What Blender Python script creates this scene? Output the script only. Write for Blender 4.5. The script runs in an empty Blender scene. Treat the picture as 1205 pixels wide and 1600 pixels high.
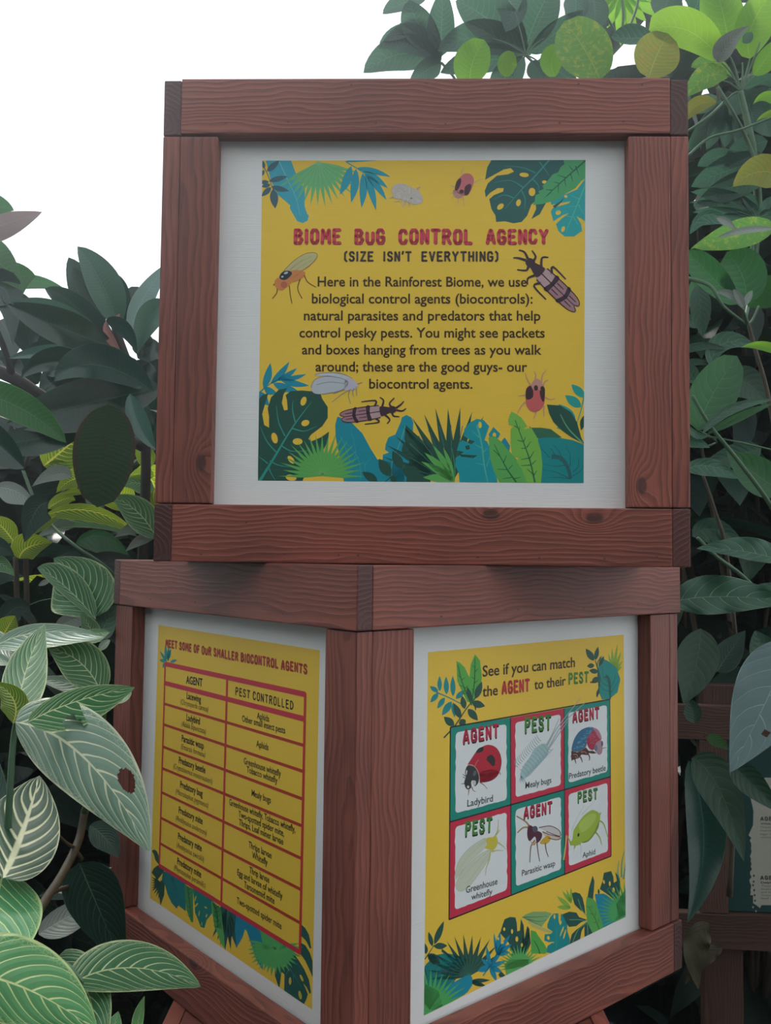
import bpy, bmesh, math, random
from mathutils import Vector, Matrix, geometry, noise

C = bpy.context.scene.collection
# ---------------------------------------------------------------- camera
FPX, PITCH, ROLL = 1405.0, 0.0497, 0.0111
CAM = Vector((0, 0, 1.53))
FW = Vector((0, math.cos(PITCH), math.sin(PITCH)))
_r = Vector((1, 0, 0)); _u = _r.cross(FW)
RT = _r * math.cos(ROLL) + _u * math.sin(ROLL)
UP = -_r * math.sin(ROLL) + _u * math.cos(ROLL)
cd = bpy.data.cameras.new('camera'); cam = bpy.data.objects.new('camera', cd); C.objects.link(cam)
cd.sensor_fit = 'VERTICAL'; cd.sensor_height = 24.0; cd.lens = FPX / 1600 * 24.0
cd.clip_start = 0.05; cd.clip_end = 200
m = Matrix((RT, UP, -FW)).transposed().to_4x4(); m.translation = CAM
cam.matrix_world = m
bpy.context.scene.camera = cam

# ---------------------------------------------------------------- sky and exposure
W = bpy.data.worlds.new('overcast_sky'); bpy.context.scene.world = W; W.use_nodes = True
bg = W.node_tree.nodes['Background']; bg.inputs[0].default_value = (0.90, 0.965, 1.0, 1); bg.inputs[1].default_value = 1.55
SUN = bpy.data.lights.new('hazy_sun', 'SUN'); SUN.energy = 2.8; SUN.angle = 0.25; SUN.color = (1, 0.98, 0.92)
so = bpy.data.objects.new('hazy_sun', SUN); C.objects.link(so)
so.rotation_euler = Vector((0.35, -0.55, -0.85)).to_track_quat('-Z', 'Y').to_euler()   # high, behind and left of the stand
vs = bpy.context.scene.view_settings
vs.view_transform = 'Standard'; vs.look = 'None'; vs.gamma = 1; vs.use_curve_mapping = False; vs.exposure = 0.0
bpy.context.scene.cycles.max_bounces = 7
bpy.context.scene.cycles.transparent_max_bounces = 8

def at(px, py, d):
    """a point of the place seen at a pixel of the photograph, d metres in front of the lens"""
    return CAM + (FW + RT * ((px - 602.5) / FPX) - UP * ((py - 800.0) / FPX)) * d

# ---------------------------------------------------------------- node helpers
class NT:
    def __init__(s, name):
        s.m = bpy.data.materials.new(name); s.m.use_nodes = True
        s.t = s.m.node_tree; s.t.nodes.clear()
    def n(s, typ, ins=None, **kw):
        nd = s.t.nodes.new(typ)
        for k, v in kw.items(): setattr(nd, k, v)
        for k, v in (ins or {}).items():
            i = nd.inputs[k]
            if isinstance(v, bpy.types.NodeSocket): s.t.links.new(v, i)
            else: i.default_value = v
        return nd
    def math(s, op, a, b=0.0, c=None, clamp=False):
        d = {0: a, 1: b}
        if c is not None: d[2] = c
        return s.n('ShaderNodeMath', d, operation=op, use_clamp=clamp).outputs[0]
    def rng(s, v, a, b, c=0.0, d=1.0):
        return s.n('ShaderNodeMapRange', {0: v, 1: a, 2: b, 3: c, 4: d}, interpolation_type='SMOOTHSTEP').outputs[0]
    def mix(s, f, a, b):
        nd = s.t.nodes.new('ShaderNodeMix'); nd.data_type = 'RGBA'
        for i, v in ((0, f), (6, a), (7, b)):
            if isinstance(v, bpy.types.NodeSocket): s.t.links.new(v, nd.inputs[i])
            else: nd.inputs[i].default_value = v if i == 0 else (*v, 1) if len(v) == 3 else v
        return nd.outputs[2]
    def noise(s, vec, scale, detail=3, rough=.5):
        return s.n('ShaderNodeTexNoise', {'Vector': vec, 'Scale': scale, 'Detail': detail, 'Roughness': rough}).outputs[0]
    def vscale(s, vec, sc):
        return s.n('ShaderNodeVectorMath', {0: vec, 1: sc}, operation='MULTIPLY').outputs[0]
    def out(s, sh):
        o = s.n('ShaderNodeOutputMaterial'); s.t.links.new(sh, o.inputs[0]); return s.m

def plain(name, col, rough=.6, bump=0, bscale=200, stretch=(1, 1, 1), var=0.0, spec=.4, metal=0):
    t = NT(name); co = t.n('ShaderNodeTexCoord').outputs['Object']
    v = t.vscale(co, stretch); nz = t.noise(v, bscale, 4)
    c = t.mix(nz, [x * (1 - var) for x in col], [min(1, x * (1 + var)) for x in col])
    p = {'Base Color': c, 'Roughness': rough, 'Specular IOR Level': spec, 'Metallic': metal}
    if bump: p['Normal'] = t.n('ShaderNodeBump', {'Height': nz, 'Strength': bump, 'Distance': .001}).outputs[0]
    return t.out(t.n('ShaderNodeBsdfPrincipled', p).outputs[0])

def wood(name, light, dark, k=1.0):
    t = NT(name); co = t.n('ShaderNodeTexCoord').outputs['Object']
    rnd = t.n('ShaderNodeObjectInfo').outputs['Random']
    sep = t.n('ShaderNodeSeparateXYZ', {0: co}); x, y, z = sep.outputs
    off = t.math('MULTIPLY', rnd, 37.0)
    cx = t.math('ADD', x, off)
    sv = t.n('ShaderNodeCombineXYZ', {0: t.math('MULTIPLY', cx, 2.2), 1: t.math('MULTIPLY', y, 6.0), 2: t.math('MULTIPLY', z, 6.0)}).outputs[0]
    n1 = t.n('ShaderNodeTexNoise', {'Vector': sv, 'Scale': 1.0, 'Detail': 2.0}).outputs[0]
    n2 = t.noise(t.vscale(sv, (2.5, 2.5, 2.5)), 1.0, 2)
    kn = 0
    field = None
    for a in ('knot_a', 'knot_b'):
        at_ = t.n('ShaderNodeAttribute', attribute_type='OBJECT', attribute_name=a).outputs['Vector']
        dv = t.n('ShaderNodeVectorMath', {0: co, 1: at_}, operation='SUBTRACT').outputs[0]
        dv = t.vscale(dv, (.6, 1, 1))
        d = t.n('ShaderNodeVectorMath', {0: dv}, operation='LENGTH').outputs['Value']
        g = t.math('POWER', 2.718, t.math('MULTIPLY', t.math('MULTIPLY', d, d), -1 / (.022 ** 2)))
        sp = t.rng(d, .006, .010, 1, 0)
        kn = sp if field is None else t.math('MAXIMUM', kn, sp)
        field = g if field is None else t.math('ADD', field, g)
    yy = t.math('ADD', t.math('ADD', y, t.math('MULTIPLY', t.math('SUBTRACT', rnd, .5), .05)), t.math('MULTIPLY', t.math('SUBTRACT', n1, .5), .05))
    zz = t.math('ADD', t.math('ADD', z, t.math('ADD', t.math('MULTIPLY', rnd, .03), .018)), t.math('MULTIPLY', t.math('SUBTRACT', n2, .5), .045))
    r = t.math('SQRT', t.math('ADD', t.math('MULTIPLY', yy, yy), t.math('MULTIPLY', zz, zz)))
    r = t.math('ADD', r, t.math('MULTIPLY', field, .028))
    ring = t.math('FRACT', t.math('MULTIPLY', r, 210.0 * k))
    late = t.math('MULTIPLY', t.rng(ring, .15, .85), t.rng(ring, .9, 1.0, 1, 0))
    fib = t.noise(t.n('ShaderNodeCombineXYZ', {0: t.math('MULTIPLY', cx, 9.0), 1: t.math('MULTIPLY', y, 420.0), 2: t.math('MULTIPLY', z, 420.0)}).outputs[0], 1.0, 3, .6)
    big = t.noise(t.vscale(sv, (1.2, .8, .8)), 1.0, 3)
    c = t.mix(t.math('MULTIPLY', late, .72), light, dark)
    c = t.mix(t.rng(big, .38, .66, 0, .45), c, [v * .62 for v in dark])
    c = t.mix(t.rng(fib, .35, .7, 0, .35), c, [min(1, v * 1.35) for v in light])
    c = t.mix(t.math('MULTIPLY', kn, .8), c, (.05, .022, .018))
    nx = t.n('ShaderNodeSeparateXYZ', {0: t.n('ShaderNodeTexCoord').outputs['Normal']}).outputs[0]
    endg = t.rng(t.math('ABSOLUTE', nx), .6, .9)
    c = t.mix(t.math('MULTIPLY', endg, .75), c, (.045, .020, .022))
    br = t.math('ADD', .82, t.math('MULTIPLY', rnd, .34))
    c = t.n('ShaderNodeHueSaturation', {'Value': br, 'Color': c}).outputs[0]
    h = t.math('ADD', t.math('MULTIPLY', late, .6), t.math('MULTIPLY', fib, .6))
    b = t.n('ShaderNodeBump', {'Height': h, 'Strength': .45, 'Distance': .0012}).outputs[0]
    return t.out(t.n('ShaderNodeBsdfPrincipled', {'Base Color': c, 'Roughness': .5, 'Specular IOR Level': .45, 'Normal': b}).outputs[0])

M = {}
M['wood'] = wood('stained_timber', (.27, .078, .054), (.10, .028, .023), .62)
M['wood_dark'] = wood('dark_timber', (.085, .042, .030), (.035, .018, .014), .62)  # evenly darker timber colour, for the rear frame
M['panel'] = plain('white_painted_plywood', (.80, .815, .82), .55, .35, 1, (14, 900, 900), .035)
M['nail'] = plain('dull_nail_head', (.07, .045, .045), .5, 0, 50)

_prints = {}
def pmat(col, rough=.5):
    if .2 < max(col) < .6: col = [c * 1.2 for c in col]      # the inks read a little fresher than first mixed
    key = tuple(round(c, 3) for c in col)
    if key not in _prints:
        t = NT('print_ink'); co = t.n('ShaderNodeTexCoord').outputs['Object']
        nz = t.noise(t.vscale(co, (18, 900, 1)), 1.0, 3)
        c = t.mix(nz, [x * .93 for x in key], [min(1, x * 1.07) for x in key])
        nb = t.n('ShaderNodeBump', {'Height': nz, 'Strength': .25, 'Distance': .0006}).outputs[0]
        _prints[key] = t.out(t.n('ShaderNodeBsdfPrincipled', {'Base Color': c, 'Roughness': rough, 'Specular IOR Level': .4, 'Normal': nb}).outputs[0])
    return _prints[key]
def rgb(r, g, b):
    f = lambda v: (v / 255 / 12.92) if v <= 10 else ((v / 255 + .055) / 1.055) ** 2.4
    return (f(r), f(g), f(b))

# ---------------------------------------------------------------- object helpers
def obj(name, me, parent=None, mat=None):
    o = bpy.data.objects.new(name, me); C.objects.link(o)
    if mat and not me.materials: me.materials.append(mat)
    if parent: o.parent = parent
    return o
def thing(name, label, cat, loc=(0, 0, 0), rz=0, group=None):
    o = bpy.data.objects.new(name, None); C.objects.link(o); o.empty_display_size = .1
    o.location = loc; o.rotation_euler = (0, 0, rz); o['label'] = label; o['category'] = cat
    if group: o['group'] = group
    return o
def mesh_from(name, vs_, fs, smooth=False):
    me = bpy.data.meshes.new(name); me.from_pydata([tuple(v) for v in vs_], [], fs)
    if smooth: me.polygons.foreach_set('use_smooth', [True] * len(me.polygons))
    me.update(); return me
def board(name, parent, lo, hi, axis, mat='wood', bev=.0022, knots=(), label=None):
    """a timber board; its own X runs along the grain"""
    lo, hi = Vector(lo), Vector(hi); c = (lo + hi) / 2; s = hi - lo
    R = {'x': Matrix.Identity(3), 'y': Matrix(((0, -1, 0), (1, 0, 0), (0, 0, 1))), 'z': Matrix(((0, 0, 1), (0, 1, 0), (-1, 0, 0)))}[axis]
    # columns of R are the images of the board axes
    L = R.transposed() @ s; L = Vector((abs(L.x), abs(L.y), abs(L.z)))
    bm = bmesh.new(); bmesh.ops.create_cube(bm, size=1)
    for v in bm.verts: v.co = Vector((v.co.x * L.x, v.co.y * L.y, v.co.z * L.z))
    bmesh.ops.bevel(bm, geom=bm.edges[:], offset=bev, segments=2, affect='EDGES', profile=.6)
    me = bpy.data.meshes.new(name); bm.to_mesh(me); bm.free()
    o = obj(name, me, parent, M[mat] if isinstance(mat, str) else mat)
    mm = R.to_4x4(); mm.translation = c; o.matrix_local = mm
    Ri = mm.inverted()
    for i, key in enumerate(('knot_a', 'knot_b')):
        o[key] = list(Ri @ Vector(knots[i])) if i < len(knots) else [9.0, 9.0, 9.0]
    if label: o['label'] = label
    return o
def disc_mesh(r, h, n=8):
    vs_ = [(r * math.cos(i * 2 * math.pi / n), r * math.sin(i * 2 * math.pi / n), z) for z in (0, h) for i in range(n)]
    return mesh_from('nail_head', vs_, [[i, (i + 1) % n, n + (i + 1) % n, n + i] for i in range(n)] + [list(range(n, 2 * n))])
NAIL = disc_mesh(.0017, .0004); NAIL.materials.append(M['nail'])
def nails(rail, pts, nrm):
    """pts in box coordinates; the nail heads are children of their rail"""
    Ri = Matrix.LocRotScale(rail.location, rail.rotation_euler, rail.scale).inverted(); q = Vector(nrm).to_track_quat('Z', 'Y').to_matrix().to_4x4()
    for p in pts:
        o = obj('nail_head', NAIL, rail); mm = q.copy(); mm.translation = p; o.matrix_local = Ri @ mm
def tube(name, pts, radii, parent, mat, seg=7, world=True):
    """bent stem through world points"""
    P = [Vector(p) for p in pts]
    # smooth
    Q, RR = [], []
    n = len(P)
    for i in range(n - 1):
        p0, p1, p2, p3 = P[max(0, i - 1)], P[i], P[i + 1], P[min(n - 1, i + 2)]
        for k in range(5):
            t = k / 5
            Q.append(.5 * ((2 * p1) + (p2 - p0) * t + (2 * p0 - 5 * p1 + 4 * p2 - p3) * t * t + (3 * p1 - p0 - 3 * p2 + p3) * t ** 3))
            RR.append(radii[i] + (radii[i + 1] - radii[i]) * t)
    Q.append(P[-1]); RR.append(radii[-1])
    o0 = Q[0].copy(); vs_, fs = [], []
    for i, q in enumerate(Q):
        d = (Q[min(i + 1, len(Q) - 1)] - Q[max(i - 1, 0)]).normalized()
        a = d.orthogonal().normalized() if i == 0 else (a - d * a.dot(d)).normalized()
        b = d.cross(a)
        for k in range(seg):
            an = 2 * math.pi * k / seg
            vs_.append(q - o0 + (a * math.cos(an) + b * math.sin(an)) * RR[i])
    for i in range(len(Q) - 1):
        for k in range(seg):
            fs.append([i * seg + k, i * seg + (k + 1) % seg, (i + 1) * seg + (k + 1) % seg, (i + 1) * seg + k])
    fs.append(list(range(seg))[::-1]); fs.append([(len(Q) - 1) * seg + k for k in range(seg)])
    o = obj(name, mesh_from(name, vs_, fs, True), parent, mat)
    if parent is not None: o.matrix_local = parent_mat(parent).inverted() @ Matrix.Translation(o0)
    else: o.location = o0
    return o
def parent_mat(p):
    m_ = Matrix.LocRotScale(p.location, p.rotation_euler, p.scale)
    return parent_mat(p.parent) @ m_ if p.parent else m_
# ---------------------------------------------------------------- ground
def ground():
    t = NT('dark_wet_soil'); co = t.n('ShaderNodeTexCoord').outputs['Object']
    n1 = t.noise(co, 9, 6, .6); n2 = t.noise(co, 60, 4)
    c = t.mix(n1, (.012, .011, .010), (.05, .042, .036))
    r = t.rng(n1, .42, .55, .75, .25)
    b = t.n('ShaderNodeBump', {'Height': n2, 'Strength': .8, 'Distance': .01}).outputs[0]
    M['soil'] = t.out(t.n('ShaderNodeBsdfPrincipled', {'Base Color': c, 'Roughness': r, 'Normal': b}).outputs[0])
    n = 60; vs_, fs = [], []
    for j in range(n + 1):
        for i in range(n + 1):
            x, y = -7 + 14 * i / n, -5 + 14 * j / n
            vs_.append((x, y, .05 * (noise.noise(Vector((x, y, 0)) * 1.3)) - .03))
    for j in range(n):
        for i in range(n): a = j * (n + 1) + i; fs.append([a, a + 1, a + n + 2, a + n + 1])
    o = obj('ground', mesh_from('ground', vs_, fs, True), None, M['soil'])
    o['kind'] = 'structure'; o['label'] = 'dark damp planting soil under the shrubs'
ground()

# ---------------------------------------------------------------- timber display boxes
T = .028; RH = .09
def panel(parent, name, w, h, mat4, label=None):
    bm = bmesh.new(); bmesh.ops.create_cube(bm, size=1)
    for v in bm.verts: v.co = Vector(((v.co.x + .5) * w, (v.co.y + .5) * h, (v.co.z - .5) * .012))
    bmesh.ops.bevel(bm, geom=bm.edges[:], offset=.001, segments=1, affect='EDGES')
    me = bpy.data.meshes.new(name); bm.to_mesh(me); bm.free()
    o = obj(name, me, parent, M['panel']); o.matrix_local = mat4
    if label: o['label'] = label
    return o
def face_mat(o, u, v):
    u, v = Vector(u), Vector(v); m_ = Matrix((u, v, u.cross(v))).transposed().to_4x4(); m_.translation = o; return m_

def box(root, Wd, D, H, pinwheel, inset, pw, knots={}, lip=False):
    """Wd along local x (front face y=0), D along local y; pw = visible widths of the four front/left post boards"""
    out = {}
    for k, z in (('bottom', 0), ('top', H - RH)):
        a = z + (.003 if k == 'top' and lip else 0)
        pwl = pinwheel and k == 'top'
        x1 = Wd if pwl else Wd - T
        out['front_' + k] = board('rail', root, (T, 0, a), (x1, T, a + RH), 'x', knots=knots.get('front_' + k, ()))
        out['left_' + k] = board('rail', root, (0, 0, z), (T, D - T if pwl else D, z + RH), 'y', knots=knots.get('left_' + k, ()))
        out['right_' + k] = board('rail', root, (Wd - T, T if pwl else 0, z), (Wd, D, z + RH), 'y')
        out['back_' + k] = board('rail', root, (0 if pwl else T, D - T, a), (Wd - T, D, a + RH), 'x')
    z0, z1 = RH + .0015, H - RH - .0015; i = inset
    fl, fr, ll, lr = pw    # front-left, front-right, left-front, left-rear board widths
    kk = knots
    out['p1'] = board('corner_board', root, (i, i, z0), (i + T, i + ll, z1), 'z')
    out['p2'] = board('corner_board', root, (i + T, i, z0), (i + T + fl, i + T, z1), 'z', knots=kk.get('p2', ()))
    out['p3'] = board('corner_board', root, (Wd - i - T - fr, i, z0), (Wd - i - T, i + T, z1), 'z', knots=kk.get('p3', ()))
    out['p4'] = board('corner_board', root, (Wd - i - T, i, z0), (Wd - i, i + .085, z1), 'z')
    out['p5'] = board('corner_board', root, (i, D - i - lr, z0), (i + T, D - i, z1), 'z')
    out['p6'] = board('corner_board', root, (i + T, D - i - T, z0), (i + .085, D - i, z1), 'z')
    out['p7'] = board('corner_board', root, (Wd - i - T, D - i - .085, z0), (Wd - i, D - i, z1), 'z')
    out['p8'] = board('corner_board', root, (Wd - i - .085, D - i - T, z0), (Wd - i - T, D - i, z1), 'z')
    q = T + i; zb, zh = RH * .4, H - RH * .8
    out['front'] = panel(root, 'sign_panel', Wd - 2 * q, zh, face_mat((q, q, zb), (1, 0, 0), (0, 0, 1)))
    out['left'] = panel(root, 'sign_panel', D - 2 * q - .026, zh, face_mat((q, D - q - .013, zb), (0, -1, 0), (0, 0, 1)))
    out['right'] = panel(root, 'side_panel', D - 2 * q - .026, zh, face_mat((Wd - q, q + .013, zb), (0, 1, 0), (0, 0, 1)))
    out['back'] = panel(root, 'back_panel', Wd - 2 * q, zh, face_mat((Wd - q, D - q, zb), (-1, 0, 0), (0, 0, 1)))
    out['lid'] = board('lid', root, (T, T, H - .014), (Wd - T, D - T, H - .002), 'x')
    return out

TH = .8647
B0, B1, B2 = .001, .756, 1.5187        # heights of the three boxes' undersides
HL = B2 - B1 - .0005; HU = .7687
base = thing('display_box', 'stained timber box at the bottom, mostly below the frame, carrying the turned box', 'display box', (-.36, 1.39, 0), 0, 'stack of timber display boxes')
bx_base = box(base, .745, .78, B1 - .001, False, 0, (.06, .06, .06, .06))
for k in ('front', 'left'): bx_base[k].name = 'side_panel'
low = thing('display_box', 'lower timber box turned corner on, with two white panels and two posters', 'display box', (-.0375, 1.2275, B1), math.pi / 2 - TH, 'stack of timber display boxes')
bx_low = box(low, .803, .788, HL, True, .004, (.078, .064, .072, .075), {'left_bottom': ((.0, .43, .083),)})
upp = thing('display_box', 'upper timber box facing straight on, with one large yellow poster', 'display box', (-.3617, 1.4035, B2), -.0251, 'stack of timber display boxes')
bx_up = box(upp, .832, .832, HU, False, 0, (.060, .066, .085, .085),
            {'front_bottom': ((.525, 0, .078), (.685, 0, .074)), 'p2': ((.072, 0, .155),), 'p3': ((.757, 0, .125),)}, True)
nails(bx_up['front_bottom'], [(x, 0, z) for x, z in ((.075, .012), (.205, .014), (.29, .013), (.32, .013), (.413, .016), (.505, .012), (.6, .012), (.7, .012), (.78, .016), (.145, .062))], (0, -1, 0))
nails(bx_up['front_top'], [(x, 0, HU - RH + z) for x, z in ((.1, .02), (.2, .022), (.34, .02), (.45, .018), (.63, .02), (.73, .022), (.3, .082), (.42, .085), (.55, .083), (.66, .083), (.76, .082))], (0, -1, 0))
nails(bx_low['front_top'], [(x, 0, HL - RH + z) for x, z in ((.16, .015), (.33, .02), (.5, .017), (.66, .02))], (0, -1, 0))
nails(bx_low['front_bottom'], [(x, 0, z) for x, z in ((.35, .03), (.6, .03))], (0, -1, 0))
nails(bx_low['left_top'], [(0, y, HL - RH + z) for y, z in ((.18, .015), (.45, .02), (.62, .017))], (-1, 0, 0))
for (px, py), k in (): pass
# ---------------------------------------------------------------- flat print on the panels
LAY = .00003
def catmull(P, closed=True, k=4):
    n = len(P); out = []
    rng_ = range(n) if closed else range(n - 1)
    for i in rng_:
        p0 = P[(i - 1) % n] if closed or i > 0 else P[0]; p1 = P[i]; p2 = P[(i + 1) % n]
        p3 = P[(i + 2) % n] if closed or i + 2 < n else P[-1]
        for j in range(k):
            t = j / k
            out.append(tuple(.5 * (2 * p1[a] + (p2[a] - p0[a]) * t + (2 * p0[a] - 5 * p1[a] + 4 * p2[a] - p3[a]) * t * t + (3 * p1[a] - p0[a] - 3 * p2[a] + p3[a]) * t ** 3) for a in (0, 1)))
    if not closed: out.append(tuple(P[-1]))
    return out
def clip_tri(T3, quad):
    """clip a triangle to the convex quad (counter-clockwise)"""
    P = list(T3)
    for i in range(4):
        a, b = quad[i], quad[(i + 1) % 4]; ex, ey = b[0] - a[0], b[1] - a[1]
        s = lambda p: ex * (p[1] - a[1]) - ey * (p[0] - a[0])
        Q = []
        for j in range(len(P)):
            p, q = P[j], P[(j + 1) % len(P)]; sp, sq = s(p), s(q)
            if sp >= 0: Q.append(p)
            if (sp >= 0) != (sq >= 0):
                t = sp / (sp - sq); Q.append((p[0] + (q[0] - p[0]) * t, p[1] + (q[1] - p[1]) * t))
        P = Q
        if len(P) < 3: return None
    return P
class Sheet:
    def __init__(s, pan):
        s.pan = pan; s.inv = parent_mat(pan)
        s.inv.invert(); s.bins = {}; s.quad = None; s.order = []
        s.o = s.inv @ CAM; s.rot = s.inv.to_3x3(); s.cropf = (0, 0, 1)
    def crop(s, ox, oy, sc): s.cropf = (ox, oy, sc)
    def px(s, p): return (s.cropf[0] + p[0] * s.cropf[2], s.cropf[1] + p[1] * s.cropf[2])
    def uv(s, p):
        x, y = s.px(p)
        d = s.rot @ (FW + RT * ((x - 602.5) / FPX) - UP * ((y - 800.0) / FPX))
        t = -s.o.z / d.z
        return (s.o.x + d.x * t, s.o.y + d.y * t)
    def begin(s, name, label=None):
        s.cur = (name, label, len(s.order)); s.order.append(s.cur); s.bins[s.cur] = ([], [], [], [])
    def add(s, vs_, fs, col, layer):
        V, F, MI, MS = s.bins[s.cur]; mt = pmat(col)
        if mt not in MS: MS.append(mt)
        b = len(V); V += [(v[0], v[1], layer * LAY) for v in vs_]
        for f in fs: F.append([b + i for i in f]); MI.append(MS.index(mt))
    def uvpoly(s, P, col, layer, clip=True):
        tris = geometry.tessellate_polygon([[Vector((p[0], p[1], 0)) for p in P]])
        if s.quad and clip:
            for t in tris:
                T3 = [P[i] for i in t]
                ar = (T3[1][0] - T3[0][0]) * (T3[2][1] - T3[0][1]) - (T3[2][0] - T3[0][0]) * (T3[1][1] - T3[0][1])
                if ar < 0: T3.reverse()
                Q = clip_tri(T3, s.quad)
                if Q: s.add(Q, [list(range(len(Q)))], col, layer)
        else:
            f2 = []
            for t in tris:
                a, b, c = (P[i] for i in t)
                ar = (b[0] - a[0]) * (c[1] - a[1]) - (c[0] - a[0]) * (b[1] - a[1])
                f2.append(list(t) if ar > 0 else list(t)[::-1])
            s.add(P, f2, col, layer)
    def poly(s, pts, col, layer, smooth=False):
        if smooth: pts = catmull(pts)
        s.uvpoly([s.uv(p) for p in pts], col, layer)
    def ell(s, cx, cy, rx, ry, ang, col, layer, n=18):
        a = math.radians(ang); ca, sa = math.cos(a), math.sin(a)
        s.poly([(cx + rx * math.cos(t) * ca - ry * math.sin(t) * sa, cy + rx * math.cos(t) * sa + ry * math.sin(t) * ca) for t in (2 * math.pi * i / n for i in range(n))], col, layer)
    def stroke(s, pts, w0, w1, col, layer, smooth=True):
        """a line whose width runs from w0 to w1 (pixels of the crop)"""
        P = catmull(pts, False) if smooth and len(pts) > 2 else pts
        n = len(P); L, R_ = [], []
        for i, p in enumerate(P):
            a, b = P[max(0, i - 1)], P[min(n - 1, i + 1)]
            dx, dy = b[0] - a[0], b[1] - a[1]; l = math.hypot(dx, dy) or 1; w = (w0 + (w1 - w0) * i / (n - 1)) / 2
            L.append((p[0] - dy / l * w, p[1] + dx / l * w)); R_.append((p[0] + dy / l * w, p[1] - dx / l * w))
        for i in range(n - 1):
            s.poly([L[i], L[i + 1], R_[i + 1], R_[i]], col, layer)
    def lens(s, a, b, w, col, layer, bend=0.0, rib=None):
        dx, dy = b[0] - a[0], b[1] - a[1]; l = math.hypot(dx, dy); nx, ny = -dy / l, dx / l
        pr = lambda t: math.sin(math.pi * t ** .85) ** .9 * w
        mid = lambda t: (a[0] + dx * t + nx * bend * math.sin(math.pi * t), a[1] + dy * t + ny * bend * math.sin(math.pi * t))
        ts = [i / 9 for i in range(10)]
        P = [(mid(t)[0] + nx * pr(t), mid(t)[1] + ny * pr(t)) for t in ts] + [(mid(t)[0] - nx * pr(t), mid(t)[1] - ny * pr(t)) for t in ts[::-1][1:-1]]
        s.poly(P, col, layer)
        if rib: s.stroke([mid(.02), mid(.5), mid(.85)], rib[1], rib[1] * .3, rib[0], layer + 1)
    def fan(s, cx, cy, R, a0, a1, n, col, layer, inner=.5, squash=1.0, rib=None, jit=.12):
        """fan palm: angles in degrees clockwise from east in the picture"""
        rnd = random.Random(int(cx * 7 + cy)); P = [(cx, cy)]
        for i in range(n):
            t = a0 + (a1 - a0) * (i + .5) / n; h = (a1 - a0) / n / 2
            r = R * (1 - jit * rnd.random())
            if i == 0: P.append((cx + R * inner * .8 * math.cos(math.radians(t - h)), cy + squash * R * inner * .8 * math.sin(math.radians(t - h))))
            P.append((cx + r * math.cos(math.radians(t)), cy + squash * r * math.sin(math.radians(t))))
            P.append((cx + R * inner * math.cos(math.radians(t + h)), cy + squash * R * inner * math.sin(math.radians(t + h))))
        s.poly(P, col, layer)
        if rib:
            for i in range(n):
                t = math.radians(a0 + (a1 - a0) * (i + .5) / n)
                s.stroke([(cx, cy), (cx + R * .8 * math.cos(t), cy + squash * R * .8 * math.sin(t))], rib[1], rib[1] * .3, rib[0], layer + 1)
    # --- lettering
    def text(s, txt, p0, p1, ptop, col, layer, bold=.0, shear=0.0, fit=True, clip=False):
        A, B, Tp = s.uv(p0), s.uv(p1), s.uv(ptop)
        ex, ey = B[0] - A[0], B[1] - A[1]; l = math.hypot(ex, ey); ex /= l; ey /= l
        capv = abs(-(Tp[0] - A[0]) * ey + (Tp[1] - A[1]) * ex)
        s.text_uv(txt, A, (ex, ey), l, capv, col, layer, bold, shear)
    def text_uv(s, txt, A, e, width, cap, col, layer, bold=0, shear=0.0, center=False, cond=.86):
        vs_, fs, x0, x1 = glyphs(txt, bold, shear)
        if width is None: k = cap / CAPH * cond
        else: k = width / (x1 - x0)
        ky = cap / CAPH
        ox = -(x0 + x1) / 2 if center else -x0
        P = [(A[0] + (v[0] + ox) * k * e[0] - v[1] * ky * e[1], A[1] + (v[0] + ox) * k * e[1] + v[1] * ky * e[0]) for v in vs_]
        s.add(P, fs, col, layer)
    def chunky(s, txt, p0, p1, ptop, col, layer, shadow=None, th=.25, soff=(.05, -.06), wob=.0):
        A, B, Tp = s.uv(p0), s.uv(p1), s.uv(ptop)
        ex, ey = B[0] - A[0], B[1] - A[1]; l = math.hypot(ex, ey); e = (ex / l, ey / l)
        cap = abs(-(Tp[0] - A[0]) * e[1] + (Tp[1] - A[1]) * e[0])
        tot = sum(GW.get(c, .4) + .10 for c in txt) - .10 + th; k = l / tot
        rnd = random.Random(len(txt) * 3 + ord(txt[0]))
        x = 0
        for c in txt:
            dy = (rnd.random() - .5) * wob; sc = 1 + (rnd.random() - .5) * wob
            for st in GL.get(c, []):
                P = [(x + th / 2 + q[0], th / 2 * l / l * .6 + q[1] * (1 - th * .6) * sc + dy) for q in st]
                for (c2, off, ly) in ([(shadow, soff, layer)] if shadow else []) + [(col, (0, 0), layer + 1)]:
                    Q = [(A[0] + (p[0] + off[0]) * k * e[0] - (p[1] + off[1]) * cap * e[1], A[1] + (p[0] + off[0]) * k * e[1] + (p[1] + off[1]) * cap * e[0]) for p in P]
                    s.thick(Q, th * k * .5, th * cap * .36, c2, ly)
            x += GW.get(c, .4) + .10
    def thick(s, Q, rx, ry, col, layer):
        ry = rx = (rx + ry) / 2
        n = 10
        for i, q in enumerate(Q):
            s.add([(q[0] + rx * math.cos(2 * math.pi * j / n), q[1] + ry * math.sin(2 * math.pi * j / n)) for j in range(n)], [list(range(n))], col, layer)
            if i:
                p = Q[i - 1]; dx, dy = q[0] - p[0], q[1] - p[1]; l = math.hypot(dx, dy) or 1
                nx, ny = -dy / l * rx, dx / l * rx
                s.add([(p[0] - nx, p[1] - ny), (q[0] - nx, q[1] - ny), (q[0] + nx, q[1] + ny), (p[0] + nx, p[1] + ny)], [[0, 1, 2, 3]], col, layer)
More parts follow.
